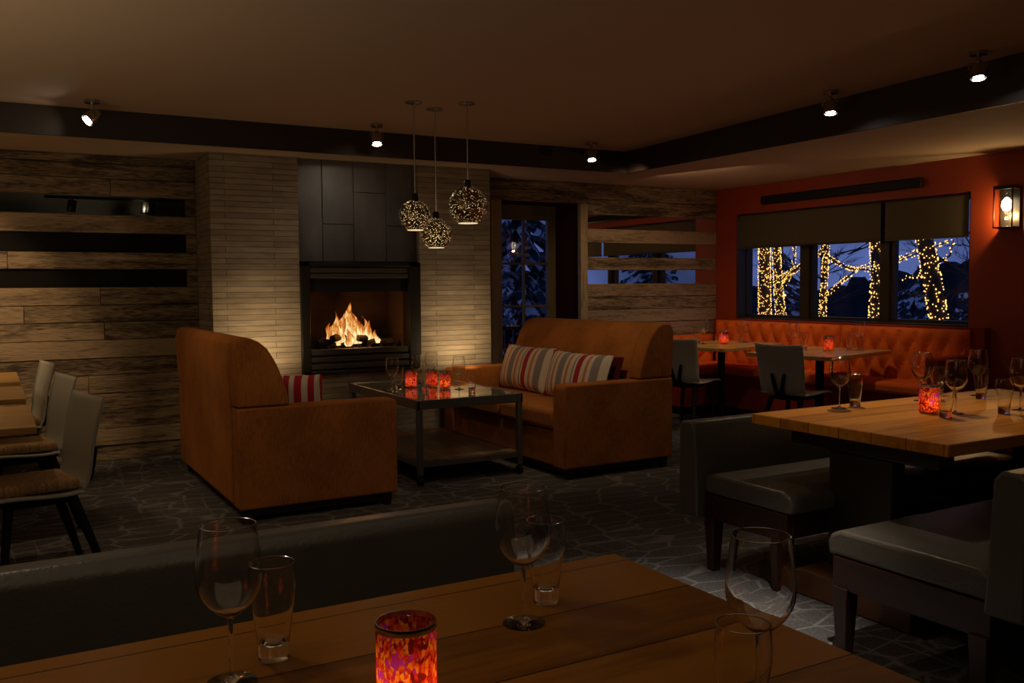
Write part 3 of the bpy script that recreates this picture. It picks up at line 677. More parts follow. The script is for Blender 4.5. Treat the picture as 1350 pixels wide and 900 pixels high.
cushion('cushion', 'cream cushion with grey, orange and red stripes, right of the pair by the near arm', M['pillow'], (4.03, 6.125, .505), 2, 17, .82, .39, .17, 0, 'striped cushions on the right sofa')
cushion('cushion', 'plain dark maroon cushion tucked behind the striped pair', M['maroonfab'], (4.16, 6.06, .51), 0, 12, .74, .36, .07)
cushion('cushion', 'red and white striped cushion peeking over the arm of the left sofa', M['pillowred'], (1.76, 5.93, .50), 62, -10, .34, .36, .16)
cushion('cushion', 'pale cushion behind the red striped one on the left sofa', M['pillow'], (1.72, 6.5, .50), 10, -16, .6, .38, .15)

# ------------------------------------------------------------------ coffee table
t = thing('coffee_table', 'low iron-framed coffee table with glossy slate top and wooden lower shelf', 'table', (3.04, 6.63, 0))
hx, hy = .43, .70
rbox(-hx+.02, hx-.02, -hy+.02, hy-.02, .585, .61).build('tabletop', M['slate'], t, bevel=.003)
b = MB(); b.box(-hx, hx, -hy, -hy+.02, .545, .612).box(-hx, hx, hy-.02, hy, .545, .612).box(-hx, -hx+.02, -hy, hy, .545, .612).box(hx-.02, hx, -hy, hy, .545, .612)
b.build('frame', M['iron'], t, bevel=.003)
for sx in (-1, 1):
    for sy in (-1, 1):
        x, y = sx*(hx-.022), sy*(hy-.022)
        l = rbox(x-.02, x+.02, y-.02, y+.02, .075, .55).build('leg', M['iron'], t, bevel=.003)
        b = MB(); b.tube([(x-.015, y, .033), (x+.015, y, .033)], .033, 18).tube([(x, y, .04), (x, y, .09)], .012, 8); b.build('caster', M['blackmetal'], l, smooth=True)
b = MB(); 
for sy in (-1, 1): b.box(-hx+.03, hx-.03, sy*(hy-.022)-.012, sy*(hy-.022)+.012, .13, .165)
for sx in (-1, 1): b.box(sx*(hx-.022)-.012, sx*(hx-.022)+.012, -hy+.03, hy-.03, .13, .165)
b.build('shelf_rail', M['iron'], t)
rbox(-hx+.03, hx-.03, -hy+.03, hy-.03, .15, .178).build('shelf', M['shelf'], t, bevel=.002)

# ------------------------------------------------------------------ chairs
def chair(label, loc, rot, group, pad=False, first=None):
    t = thing('dining_chair', label, 'chair', loc, rot, group)
    # profile faces +X ; origin under seat centre
    prof = [(.235, .455), (.20, .468), (.1, .466), (0, .458), (-.10, .455), (-.165, .465), (-.205, .50), (-.222, .56), (-.232, .64), (-.245, .72), (-.266, .81), (-.29, .905)]
    n = 12; vs = []; fs = []
    # smooth profile sample
    P_ = []
    for i in range(len(prof)-1):
        p0 = Vector(prof[max(i-1, 0)]+(0,)); p1 = Vector(prof[i]+(0,)); p2 = Vector(prof[i+1]+(0,)); p3 = Vector(prof[min(i+2, len(prof)-1)]+(0,))
        for k in range(3):
            s_ = k/3; P_.append(.5*((2*p1)+(-p0+p2)*s_+(2*p0-5*p1+4*p2-p3)*s_*s_+(-p0+3*p1-3*p2+p3)*s_**3))
    P_.append(Vector(prof[-1]+(0,)))
    m = len(P_)
    for i, p in enumerate(P_):
        f = i/(m-1); w = .225-.012*math.sin(PI*min(1, f*1.15))
        if f > .55: w = .212+.016*((f-.55)/.45)
        for j in range(n+1):
            u = -1+2*j/n; dish = .012*(u*u) if f < .45 else 0; wrap = .03*(u*u) if f > .5 else 0
            drop = 0
            if f > .93: drop = -.010*(1-u*u)
            vs.append((p.x+wrap, u*w, p.y+dish+drop))
    for i in range(m-1):
        for j in range(n): a = i*(n+1)+j; fs.append((a, a+1, a+n+2, a+n+1))
    mb = MB(); mb.add(vs, fs); o = mb.build('seat_shell', M['shell'], t, smooth=True)
    sd = o.modifiers.new('th', 'SOLIDIFY'); sd.thickness = .013; sd.offset = 0
    b = MB(); b.box(-.16, .16, -.15, .15, .418, .442); b.build('seat_frame', M['black'], t, bevel=.01)
    for sy in (-1, 1):
        MB().tube([(.14, sy*.14, .44), (.17, sy*.17, .22), (.185, sy*.185, 0)], [.022, .018, .012], 10).build('leg', M['black'], t, smooth=True)
        MB().tube([(-.13, sy*.14, .44), (-.21, sy*.175, .20), (-.27, sy*.19, 0)], [.026, .02, .013], 10).build('leg', M['black'], t, smooth=True)
    b = MB()
    for sy in (-1, 1): b.tube([(-.10, sy*.02, .425), (-.19, sy*.022, .44), (-.242, sy*.028, .50), (-.255, sy*.045, .58), (-.262, sy*.062, .65)], [.018, .019, .018, .017, .013], 10)
    b.build('back_brace', M['black'], t, smooth=True)
    if pad:
        rbox(-.17, .22, -.19, .15, .475, .53).build('seat_pad', M['pad'], t, bevel=.025, seg=4)
    return t
G1 = 'pale shell chairs at the small window tables'
ch = chair('pale shell chair beside the rust sofa, at the far window table', (5.98, 6.98, 0), 20, G1)
dup(ch, (6.09, 5.72, 0), 12, 'pale shell chair showing its black Y-shaped brace, at the nearer window table')
G2 = 'pale shell chairs with tan pads along the board wall'
c2 = chair('nearest pale shell chair with tan pad, at the left edge', (.16, 4.86, 0), 192, G2, pad=True)
dup(c2, (.14, 6.08, 0), 190, 'middle pale shell chair of the left row, behind the nearest one', G2)
dup(c2, (.10, 7.25, 0), 188, 'farthest pale shell chair of the left row, against the barn boards', G2)

# ------------------------------------------------------------------ tables
def pedestal_table(label, loc, rot, sx, sy, z, top, name='dining_table', base='column', group=None):
    t = thing(name, label, 'table', loc, rot, group)
    rbox(-sx/2, sx/2, -sy/2, sy/2, z-.035, z).build('tabletop', top, t, bevel=.004)
    rbox(-.16, .16, -.16, .16, z-.055, z-.035).build('top_plate', M['black'], t)
    MB().tube([(0, 0, .03), (0, 0, z-.05)], .038, 18).build('column', M['black'], t, smooth=True)
    b = MB(); b.box(-.28, .28, -.035, .035, .0, .035).box(-.035, .035, -.28, .28, .0, .035); b.build('foot', M['black'], t, bevel=.012)
    return t
pedestal_table('light wood window table farther from the camera, in the banquette corner', (6.54, 7.13, 0), 15, 1.12, .80, .80, M['oak'], group='small tables at the orange banquette')
pedestal_table('light wood window table nearer the camera, in front of the banquette', (6.56, 5.86, 0), 12, 1.12, .80, .80, M['oak'], group='small tables at the orange banquette')
for y0, y1, lb in ((4.72, 5.62, 'nearest wooden table end cut off by the left edge'), (6.0, 6.78, 'middle wooden table end at the left edge'), (7.1, 7.95, 'farthest wooden table end, against the board wall')):
    pedestal_table(lb, (-.42, (y0+y1)/2, 0), 0, 1.2, y1-y0, .79, M['oak'], group='wooden tables along the board wall')

def trestle(label, x0, x1, y0, y1, z, top, xs, th=.05):
    cx, cy = (x0+x1)/2, (y0+y1)/2
    t = thing('trestle_table', label, 'table', (cx, cy, 0))
    rbox(x0-cx, x1-cx, y0-cy, y1-cy, z-th, z).build('tabletop', top, t, bevel=.005)
    for x in xs:
        x -= cx
        rbox(x-.05, x+.05, -.40, .40, z-th-.09, z-th-.001).build('top_bearer', M['darkwood'], t, bevel=.01)
        rbox(x-.045, x+.045, -.17, .17, .12, z-th-.09).build('leg_post', M['darkwood'], t, bevel=.008)
        b = MB(); b.prism([(-.40, 0), (-.40, .09), (-.36, .12), (.20, .12), (.24, .09), (.26, 0)], x-(.21 if x < 0 else .06), x+(.06 if x < 0 else .21), 'X'); b.build('foot', M['footwood'], t, bevel=.008)
    a, c_ = xs[0]-cx, xs[-1]-cx
    rbox(a+.045, c_-.045, -.025, .025, .22, .30).build('stretcher', M['darkwood'], t, bevel=.006)
    rbox(a-.09, a-.045, -.03, .03, .235, .285).build('stretcher_peg', M['darkwood'], t, bevel=.004)
    return t
trestle('honey-coloured plank trestle table laid with glasses, at the right', 3.21, 5.12, 2.23, 3.285, .79, M['plank'], (3.39, 4.80))
trestle('brown plank table in the foreground laid with wine glasses', -1.6, 1.262, .35, 1.735, .79, M['plankdark'], (-1.2, .75))

# ------------------------------------------------------------------ upholstered benches
def bench(label, x0, x1, yb, yf, name='bench', zb=(.26, .735)):
    """yb backrest outer face, yf seat front edge"""
    cx = (x0+x1)/2; sg = 1 if yf > yb else -1
    t = thing(name, label, 'bench', (cx, yb, 0)); h = (x1-x0)/2; D = abs(yf-yb)
    def pr(poly, a, c_): return MB().prism([(sg*y, z) for y, z in poly], a, c_, 'X')
    pr([(0, zb[0]), (0, zb[1]-.03), (.02, zb[1]), (.09, zb[1]+.002), (.115, zb[1]-.03), (.13, .5), (.14, zb[0])], -h, h).build('backrest', M['leather'], t, bevel=.012, seg=3)
    pr([(.135, .40), (.135, .47), (.2, .485), (D-.06, .485), (D-.015, .465), (D, .43), (D-.005, .385), (.14, .385)], -h+.05, h-.05).build('seat_cushion', M['leather'], t, bevel=.022, seg=3)
    for x in (-h+.05, h-.09): pr([(.14, .26), (.14, .383), (D-.03, .383), (D-.03, .26)], x, x+.04).build('end_rail', M['mahog'], t, bevel=.004)
    pr([(D-.07, .27), (D-.07, .383), (D-.03, .383), (D-.03, .27)], -h+.09, h-.09).build('front_rail', M['mahog'], t, bevel=.004)
    for x in (-h+.075, h-.075):
        for y in (.18, D-.07):
            MB().taper((x, sg*y, 0), (x, sg*y, .27), .022, .035).build('leg', M['mahog'], t, bevel=.003)
    return t
bench('grey leather bench with low back on the window side of the right table', 3.02, 4.82, 3.60, 2.89)
bench('grey leather bench at the right edge, its back toward the camera', 2.72, 4.7, 1.62, 2.43, zb=(.36, .83))
bench('long grey leather bench back crossing the foreground behind the wine glasses', -2.2, 1.315, 2.42, 1.80, zb=(.2, .785))

# ------------------------------------------------------------------ banquette
t = thing('banquette', 'long orange button-tufted banquette under the window with a dark red base', 'banquette', (7.3, 6.4, 0))
t.location = (0, 0, 0)
def tufted(axis, a0, a1, z0, z1, face, depth, cols, name):
    nu = max(24, int((a1-a0)/.022)); nv = 26; vs = []; fs = []
    sg = -1
    for i in range(nu+1):
        for j in range(nv+1):
            u = i/nu; v = j/nv; U = u*cols; V = v*1.5+.25
            f = abs(math.cos(PI*(U+V))*math.cos(PI*(U-V)))**.5; bu = (math.sin(PI*(U+V))*math.sin(PI*(U-V)))**2 if False else 0
            edge = min(1, min(u, 1-u)*(nu/3.))**.5*min(1, (1-v)*12)**.5
            off = .012+.052*f*edge+(0.01 if edge > .5 else 0)
            a = a0+(a1-a0)*u; z = z0+(z1-z0)*v
            vs.append((face-off, a, z) if axis == 'Y' else (a, face-off, z))
    for i in range(nu):
        for j in range(nv): q = i*(nv+1)+j; fs.append((q, q+1, q+nv+2, q+nv+1))
    # back box closing
    mb = MB(); mb.add(vs, fs)
    if axis == 'Y': mb.box(face-.008, face+.09, a0, a1, z0, z1+.0)
    else: mb.box(a0, a1, face-.008, face+.09, z0, z1+.0)
    mb.build(name, M['banq'], t, smooth=True)
tufted('Y', 6.28, 8.06, .50, 1.005, 7.32, .04, 10, 'tufted_back')
tufted('Y', 4.90, 6.27, .50, 1.005, 7.32, .04, 8, 'tufted_back')
tufted('X', 6.55, 7.28, .50, .84, 8.09, .04, 3, 'tufted_back')
rbox(6.86, 7.31, 4.90, 8.05, .44, .535).build('seat_cushion', M['banq'], t, bevel=.03, seg=4)
rbox(6.45, 6.855, 7.58, 8.05, .44, .535).build('seat_cushion', M['banq'], t, bevel=.03, seg=4)
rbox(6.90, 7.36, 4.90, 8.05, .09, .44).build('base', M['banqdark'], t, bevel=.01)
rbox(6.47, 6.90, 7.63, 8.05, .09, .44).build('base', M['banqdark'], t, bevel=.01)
b = MB(); b.box(6.96, 7.38, 4.92, 8.05, 0, .09).box(6.52, 6.96, 7.7, 8.05, 0, .09); b.build('toe_kick', M['black'], t)
rbox(6.72, 7.38, 4.76, 4.895, .09, .80).build('end_panel', M['banqdark'], t, bevel=.03, seg=4)
rbox(7.335, 7.415, 4.78, 8.13, .3, 1.025).build('back_cap', M['banqdark'], t, bevel=.005)

# ------------------------------------------------------------------ glassware
def wine_profile(hh=.255, rb=.052, rr_=.043, stem=.105):
    z0 = stem; pts = []
    for k in range(15):
        f = k/14; a = f
        r = rb*math.sin(PI*.5*min(1, f/.44))**.62 if f < .44 else rb+(rr_-rb)*((f-.44)/.56)**1.5
        pts.append((max(r, .004), z0+(hh-z0)*f))
    return pts
def wine_glass(label, loc, group, s_=1.0, hh=.255, rb=.052, rr_=.043):
    t = thing('wine_glass', label, 'glass', loc, 0, group)
    pts = wine_profile(hh, rb, rr_)
    inner = [(0, pts[0][1]+.003)]+[(max(r-.0013, .002), z+.0012) for r, z in pts[1:-1]]+[(pts[-1][0]-.0012, pts[-1][1])]
    MB().lathe([(0, pts[0][1])]+pts+inner[::-1], 40).build('bowl', M['gsolid'], t, smooth=True)
    n = 36; ring = [(rr_*math.cos(2*PI*k/n), rr_*math.sin(2*PI*k/n), hh) for k in range(n+1)]
    MB().tube(ring, .0008, 6, cap=False).build('lip_glint', M['lip_glint'], t, smooth=True)  # thin metallic ring drawn as the rim highlight
    MB().lathe([(0, .108), (.006, .107), (.0042, .098), (.0035, .06), (.0042, .012), (.012, .005), (.036, .002), (.040, .001), (.040, 0), (0, 0)], 32).build('stem', M['gsolid'], t, smooth=True)
    return t
def tumbler(label, loc, group, hh=.165, rt_=.037):
    t = thing('tumbler', label, 'glass', loc, 0, group)
    prof = [(.027, 0.03), (.029, .05), (.034, .085), (.0395, .118), (.0395, .135), (rt_, hh)]
    prof = [(0, 0), (.0245, 0), (.0262, .004), (.027, .03)]+prof[1:]
    inner = [(rt_-.0014, hh), (.038, .135), (.038, .118), (.0325, .086), (.0272, .052), (.0245, .032), (.018, .027), (0, .026)]
    MB().lathe(prof+inner, 40).build('wall', M['gsolid'], t, smooth=True)
    n = 32; ring = [(rt_*math.cos(2*PI*k/n), rt_*math.sin(2*PI*k/n), hh) for k in range(n+1)]
    MB().tube(ring, .0008, 6, cap=False).build('lip_glint', M['lip_glint'], t, smooth=True)
    return t
def votive(label, loc, group, r=.045, hh=.135, power=.5):
    t = thing('candle_holder', label, 'candle holder', loc, 0, group)
    MB().lathe([(0, .004), (r*.93, .004), (r, .012), (r, hh)], 40).build('mosaic_glass', M['mosaic'], t, smooth=True)
    MB().lathe([(r*1.01, hh-.010), (r*1.03, hh-.008)] + [(r*1.03, hh-.003), (r*1.01, hh), (r*.965, hh), (r*.965, hh-.008), (r*1.01, hh-.010)], 40).build('silver_rim', M['rim'], t, smooth=True)
    cd = MB().lathe([(0, .006), (.02, .006), (.02, .032), (.016, .034), (0, .033)], 20).build('candle', M['wax'], t, smooth=True)
    MB().lathe([(0, .036), (.0045, .042), (.004, .052), (.0015, .062), (0, .066)], 10).build('candle_flame', M['candleflame'], cd, smooth=True)
    return t
GF = 'glasses on the foreground table'; GB = 'glasses on the right plank table'; GC = 'glasses on the coffee table'; GW = 'glasses on the window tables'
zt = .791
w0 = wine_glass('large empty wine glass at left of the foreground table', (.318, 1.47, zt), GF)
t0 = tumbler('clear tumbler beside the left foreground wine glass', (.402, 1.53, zt), GF)
dup(w0, (.850, 1.455, zt), 0, 'wine glass at the back middle of the foreground table', GF)
dup(t0, (.945, 1.53, zt), 0, 'tumbler just behind the middle foreground wine glass', GF)
dup(w0, (.988, .99, zt), 0, 'closest wine glass, at the bottom right of the foreground table', GF)
dup(t0, (.882, .915, zt), 0, 'closest tumbler, cut off by the bottom edge', GF)
v0 = votive('red and orange mosaic candle holder in the foreground', (.522, 1.24, zt), 'mosaic candle holders')
B = [('w', 3.704, 3.18, 'wine glass nearest the left end of the right plank table'), ('t', 3.83, 3.19, 'tumbler beside the leftmost glass on the right plank table'),
     ('w', 4.30, 3.15, 'tall wine glass left of the lit candle on the right plank table'), ('t', 4.52, 3.22, 'tumbler behind the candle on the right plank table'),
     ('t', 3.86, 2.70, 'tumbler standing directly in front of the candle on the right table'), ('w', 4.02, 2.76, 'wide wine glass right of the candle, front row of the plank table'),
     ('w', 4.75, 3.13, 'farthest wine glass on the right plank table'), ('t', 4.63, 3.03, 'tumbler beside the farthest wine glass on the right table'),
     ('t', 4.20, 2.63, 'tumbler near the front right corner of the plank table'), ('w', 4.38, 2.66, 'wine glass cut off by the right edge of the frame')]
for k, x, y, lb in B: dup(w0 if k == 'w' else t0, (x, y, zt), 0, lb, GB)
dup(v0, (3.93, 2.84, zt), 40, 'purple and orange lit candle holder on the right plank table')
zc = .611
CT = [('w', 2.72, 6.66, 'leftmost wine glass on the coffee table'), ('t', 2.81, 6.75, 'tumbler between the leftmost wine glass and first candle'),
      ('w', 3.02, 6.86, 'tall wine glass behind the candles on the coffee table'), ('t', 2.93, 6.50, 'tumbler in front of the candles on the coffee table'),
      ('w', 3.20, 6.98, 'farthest wine glass on the coffee table, over the middle candle'), ('w', 3.19, 6.44, 'wine glass right of the candles on the coffee table'), ('t', 3.19, 6.22, 'tumbler nearest the right corner of the coffee table')]
for k, x, y, lb in CT: dup(w0 if k == 'w' else t0, (x, y, zc), 0, lb, GC)
for x, y, lb, r_ in ((2.93, 6.78, 'left red candle holder of the three on the coffee table', 10), (3.09, 6.73, 'middle red candle holder of the three on the coffee table', 120), (3.12, 6.55, 'right orange candle holder of the three on the coffee table', 200)):
    dup(v0, (x, y, zc), r_, lb)
zw = .801
TW = [('t', 6.42, 7.36, 'tumbler at the left end of the far window table'), ('w', 6.42, 7.27, 'wine glass at the left end of the far window table'), ('t', 6.83, 7.16, 'tumbler right of the candle on the far window table'), ('w', 6.93, 7.19, 'wine glass at the wall side of the far window table'),
      ('w', 6.50, 6.12, 'wine glass above the shell chair on the nearer window table'), ('t', 6.52, 6.01, 'tumbler left of the candle on the nearer window table'), ('t', 6.86, 5.78, 'tumbler right of the candle on the nearer window table'), ('w', 6.98, 5.77, 'wine glass at the wall side of the nearer window table')]
for k, x, y, lb in TW: dup(w0 if k == 'w' else t0, (x, y, zw), 0, lb, GW)
dup(v0, (6.60, 7.16, zw), 0, 'small red candle holder on the far window table'); dup(v0, (6.69, 5.88, zw), 30, 'small red candle holder on the nearer window table')
for x, y, z in ((.522, 1.24, zt), (3.93, 2.84, zt), (2.93, 6.78, zc), (3.09, 6.73, zc), (3.12, 6.55, zc), (6.60, 7.16, zw), (6.69, 5.88, zw)):
    lamp('POINT', 'candle_light', (x, y, z+.045), .13, (1, .66, .32), None, .008)

# ------------------------------------------------------------------ outdoors
tag(rbox(7.7, 60, -20, 60, -.3, -.2).build('snow_ground', M['snow']), kind='structure')
tag(rbox(-10, 7.7, 9.3, 60, -.3, -.2).build('snow_ground', M['snow']), kind='structure')
def conifer(x, y, h, r, label, seed):
    rd = random.Random(seed); t = thing('evergreen_tree', label, 'tree', (x, y, -.2), 0, 'snowy evergreens outside')
    MB().tube([(0, 0, 0), (0, 0, h)], [.12, .02], 8).build('trunk', M['bark'], t, smooth=True)
    mb = MB(); z = .25
    while z < h:
        R_ = r*(1-z/h)**.85+.08; nb = int(10+R_*9)
        for k in range(nb):
            a = 2*PI*k/nb+rd.uniform(-.25, .25); Lb = R_*rd.uniform(.75, 1.12); dr = rd.uniform(.22, .45)
            dx, dy = math.cos(a), math.sin(a); px, py = -dy, dx; m = 5; prev = None
            for i in range(m+1):
                f = i/m; w = .5*.30*Lb*(1-f)**.7*(.35+f*1.1)+.02; zz = z-dr*Lb*f*f+.05*math.sin(f*6)
                q = [(dx*Lb*f+px*w, dy*Lb*f+py*w, zz-.06*f), (dx*Lb*f, dy*Lb*f, zz+.03), (dx*Lb*f-px*w, dy*Lb*f-py*w, zz-.06*f)]
                if prev: mb.add(prev+q, [(0, 1, 4, 3), (1, 2, 5, 4)])
                prev = q
        z += .22+.06*rd.random()
    mb.build('foliage', M['needles'], t)
conifer(6.65, 11.6, 5.6, 1.25, 'snowy evergreen just outside the glass door', 1)
conifer(9.3, 14.4, 3.6, 1.2, 'shorter snowy evergreen right of the first, beyond the door', 2)
conifer(7.2, 18.5, 7.5, 2.0, 'tall snowy evergreen farther beyond the door', 3)
t = thing('deck_railing', 'dark deck railing outside the glass door', 'railing', (6.2, 10.15, -.2))
b = MB(); b.box(-1.4, 1.6, -.03, .03, 1.06, 1.11).box(-1.4, 1.6, -.02, .02, .30, .34); b.build('rail', M['darkwood'], t)
b = MB()
for i in range(24): b.box(-1.4+i*.125, -1.38+i*.125, -.01, .01, .32, 1.07)
b.build('baluster', M['darkwood'], t)
for x in (-1.4, 1.6): rbox(x-.05, x+.05, -.05, .05, 0, 1.2).build('post', M['darkwood'], t)
# leafless trees wrapped in fairy lights, beyond the long window
def lit_tree(base, top, r0, r1, branches, label, seed, dens=1.0, label2='', bs=.0095):
    rd = random.Random(seed); t = thing('bare_tree', label, 'tree', base, 0, 'leafless trees outside the long window')
    bx, by, bz = base
    tp = (top[0]-bx, top[1]-by, top[2]-bz)
    pts = []; n = 10
    for i in range(n+1):
        f = i/n; pts.append((tp[0]*f+.03*math.sin(f*7+seed), tp[1]*f+.04*math.sin(f*5+seed*2), tp[2]*f))
    rad = [r0+(r1-r0)*i/n for i in range(n+1)]
    MB().tube(pts, rad, 12).build('trunk', M['bark'], t, smooth=True)
    mb = MB(); lights = MB(); rig = [(pts, rad, 1.0)]
    for bp in branches:
        lit = bp[-1]; bp_ = [(p[0]-bx, p[1]-by, p[2]-bz) for p in bp[0]]; rads = [bp[1]*(1-.7*i/max(1, len(bp_)-1)) for i in range(len(bp_))]
        mb.tube(bp_, rads, 7)
        if lit: rig.append((bp_, rads, .8))
    if branches: mb.build('branches', M['bark'], t, smooth=True)
    ico = [(0, 0, 1), (1, 0, 0), (0, 1, 0), (-1, 0, 0), (0, -1, 0), (0, 0, -1)]; icf = [(0, 1, 2), (0, 2, 3), (0, 3, 4), (0, 4, 1), (5, 2, 1), (5, 3, 2), (5, 4, 3), (5, 1, 4)]
    for ps, rs, dn in rig:
        for i in range(len(ps)-1):
            a = Vector(ps[i]); c_ = Vector(ps[i+1]); ln = (c_-a).length; d_ = (c_-a).normalized()
            u = d_.cross(Vector((.3, .2, .9)) if abs(d_.z) < .9 else Vector((1, 0, 0))).normalized(); w = d_.cross(u)
            cnt = max(2, int(ln*(rs[i]*2*PI+.03)*dens*680))
            for k in range(cnt):
                f = rd.random(); an = rd.random()*2*PI; rr_ = rs[i]+.012
                p = a.lerp(c_, f)+(u*math.cos(an)+w*math.sin(an))*rr_; q = bs*rd.uniform(.7, 1.15)
                lights.add([(p.x+x*q, p.y+y*q, p.z+z*q) for x, y, z in ico], icf)
    o = lights.build('string_lights', M['fairy']); o.location = base
    tag(o, label2, 'lights', 'fairy lights wrapped round the bare trees')
X = 11.0
lit_tree((X, 10.96, -.2), (X, 11.04, 2.9), .10, .08, [], 'leftmost bare tree with a thick trunk, seen through the window', 1, 1, 'warm fairy lights on the leftmost thick trunk')
lit_tree((X+.1, 10.62, -.2), (X, 10.80, 2.9), .085, .04, [([(X, 10.74, 1.45), (X, 10.35, 1.62), (X, 9.9, 1.85), (X, 9.5, 2.2)], .035, True), ([(X, 10.55, 1.4), (X, 10.38, 1.65), (X, 10.35, 2.1)], .025, True)],
         'bare tree beside the leftmost one, with lit side branches', 2, 1, 'warm fairy lights on the second trunk and its branches')
lit_tree((X, 9.70, -.2), (X, 9.78, 2.9), .05, .03, [([(X, 9.7, 1.25), (X, 9.45, 1.42), (X, 9.15, 1.62), (X, 8.8, 1.72)], .02, True), ([(X, 9.78, 1.86), (X, 9.5, 1.70), (X, 9.25, 1.62), (X, 8.9, 1.60), (X, 8.55, 1.68), (X, 8.2, 1.80), (X, 7.7, 1.95)], .022, True)],
         'slender bare tree in the middle window pane', 3, 1.1, 'warm fairy lights on the slender tree and swagged branch')
lit_tree((X-.4, 8.45, -.2), (X-.4, 8.55, 2.9), .125, .105, [([(X-.4, 8.46, 1.6), (X-.4, 8.2, 1.72), (X-.4, 7.9, 1.82)], .02, True)], 'thick bare tree at the right of the middle pane', 4, .62, 'bright fairy lights round the thick trunk in the middle pane', .0105)
X2 = 9.6
lit_tree((X2, 6.72, -.2), (X2, 7.12, 2.9), .10, .085, [([(X2, 6.95, 1.5), (X2, 7.15, 1.50), (X2, 7.4, 1.45)], .016, True), ([(X2, 6.9, 1.62), (X2, 6.7, 1.72), (X2, 6.66, 1.9)], .016, True), ([(X2, 6.88, 1.35), (X2, 7.2, 1.25), (X2, 7.6, 1.5), (X2, 7.9, 1.6)], .014, False), ([(X2, 6.8, 1.2), (X2, 6.5, 1.45), (X2, 6.1, 1.8)], .014, False), ([(X2, 6.85, 1.3), (X2, 6.4, 1.32), (X2, 6.0, 1.5)], .01, False)],
         'leaning bare tree in the right-hand window pane', 5, .5, 'widely spaced fairy lights on the leaning trunk, right pane', .0105)
rd = random.Random(11)
for k in range(9):
    y = [-4.2, -.6, 2.6, 5.6, 8.2, 11., 13.7, 16.6, 20.5][k]; x = [13., 13.4, 14.5, 16.2, 17.5, 16.8, 18.5, 17.2, 18][k]
    conifer(x, y, rd.uniform(1.9, 2.8)+(1.2 if k < 3 else 0), rd.uniform(1.0, 1.3), ['dark evergreen in the window background, first from the right', 'dark evergreen in the window background, second from the right', 'dark evergreen in the window background, third from the right', 'dark evergreen in the window background, fourth from the right', 'dark evergreen in the window background, fifth from the right', 'dark evergreen in the window background, sixth from the right', 'dark evergreen in the window background, fourth from the left', 'dark evergreen in the window background, third from the left', 'dark evergreen in the window background, second from the left'][k], 20+k)
def wild_tree(x, y, h, label, seed):
    rd2 = random.Random(seed); t = thing('bare_tree', label, 'tree', (x, y, -.2)); tr = MB().tube([(0, 0, 0), (.02, .03, h*.5), (0, 0, h)], [.07, .05, .01], 7); tr.build('trunk', M['bark'], t, smooth=True)
    mb = MB()
    def grow(p, d, ln, r, dep):
        q = p+d*ln; m_ = p.lerp(q, .5)+Vector((rd2.uniform(-1, 1), rd2.uniform(-1, 1), rd2.uniform(-.5, 1)))*ln*.08
        mb.tube([p, m_, q], [r, r*.8, r*.55], 5, cap=False)
        if dep:
            for k in range(3):
                dd = (d+Vector((rd2.uniform(-1, 1), rd2.uniform(-1, 1), rd2.uniform(-.4, .7)))*.75).normalized(); grow(p.lerp(q, rd2.uniform(.5, 1)), dd, ln*.68, r*.55, dep-1)
    z = .9
    while z < h:
        a = rd2.uniform(0, 2*PI); grow(Vector((0, 0, z)), Vector((math.cos(a), math.sin(a), .45)).normalized(), .55+.35*rd2.random(), .02, 3); z += .13
    mb.build('branches', M['bark'], t)
wild_tree(12.4, 8.2, 3.6, 'unlit bare branching tree behind the right-hand window pane', 3)
wild_tree(13.5, 12.0, 4.0, 'unlit bare branching tree behind the middle window pane', 5)
b = MB(); hp = [(-6, -.2)]; yy = -6.
while yy < 48:
    hp.append((yy, 1.35+.45*math.sin(yy*.45)+.55*rd.random()*rd.random())); yy += rd.uniform(.12, .4)
hp.append((yy, -.2))
b.prism(hp, 26, 26.5, 'X'); tag(b.build('distant_tree_line', M['darkhill']), kind='structure')
for k, (y, z, lb) in enumerate(((14.6, 1.15, 'left'), (10.9, 1.1, 'middle'), (9.7, 1.2, 'right'))):
    t = thing('street_lamp', 'small distant lit street lamp outside, %s of three' % lb, 'lamp', (15.2, y, -.2), 0, 'distant lamps outside')
    MB().tube([(0, 0, 0), (0, 0, z+.2)], .02, 6).build('pole', M['bark'], t); MB().lathe([(0, z+.16), (.05, z+.2), (0, z+.26)], 10).build('lamp_globe', M['streetlamp'], t)

# ------------------------------------------------------------------ world + lights
w = bpy.data.worlds.new('dusk'); sc.world = w; w.use_nodes = True; nt = w.node_tree; nt.nodes.clear()
bg = N(nt, 'ShaderNodeBackground', i_Strength=1.0); ow = N(nt, 'ShaderNodeOutputWorld'); L(nt, bg.outputs[0], ow.inputs[0])
tc = N(nt, 'ShaderNodeTexCoord'); sp2 = N(nt, 'ShaderNodeSeparateXYZ'); L(nt, tc.outputs['Generated'], sp2.inputs[0])
r = N(nt, 'ShaderNodeValToRGB'); r.color_ramp.elements[0].position = 0; r.color_ramp.elements[1].position = .35
r.color_ramp.elements[0].color = rgb(.11, .16, .44); r.color_ramp.elements[1].color = rgb(.05, .085, .27); L(nt, sp2.outputs['Z'], r.inputs[0])
cl = N(nt, 'ShaderNodeTexNoise', i_Scale=6., i_Detail=5.); L(nt, tc.outputs['Generated'], cl.inputs['Vector'])
mr = N(nt, 'ShaderNodeMapRange'); mr.inputs['From Min'].default_value = .35; mr.inputs['From Max'].default_value = .65; mr.inputs['To Min'].default_value = .35; mr.inputs['To Max'].default_value = 1.25; L(nt, cl.outputs[0], mr.inputs['Value'])
mx = N(nt, 'ShaderNodeMix', data_type='RGBA', blend_type='MULTIPLY'); mx.inputs['Factor'].default_value = 1.; L(nt, r.outputs[0], mx.inputs['A']); L(nt, mr.outputs[0], mx.inputs['B'])
L(nt, mx.outputs['Result'], bg.inputs[0])

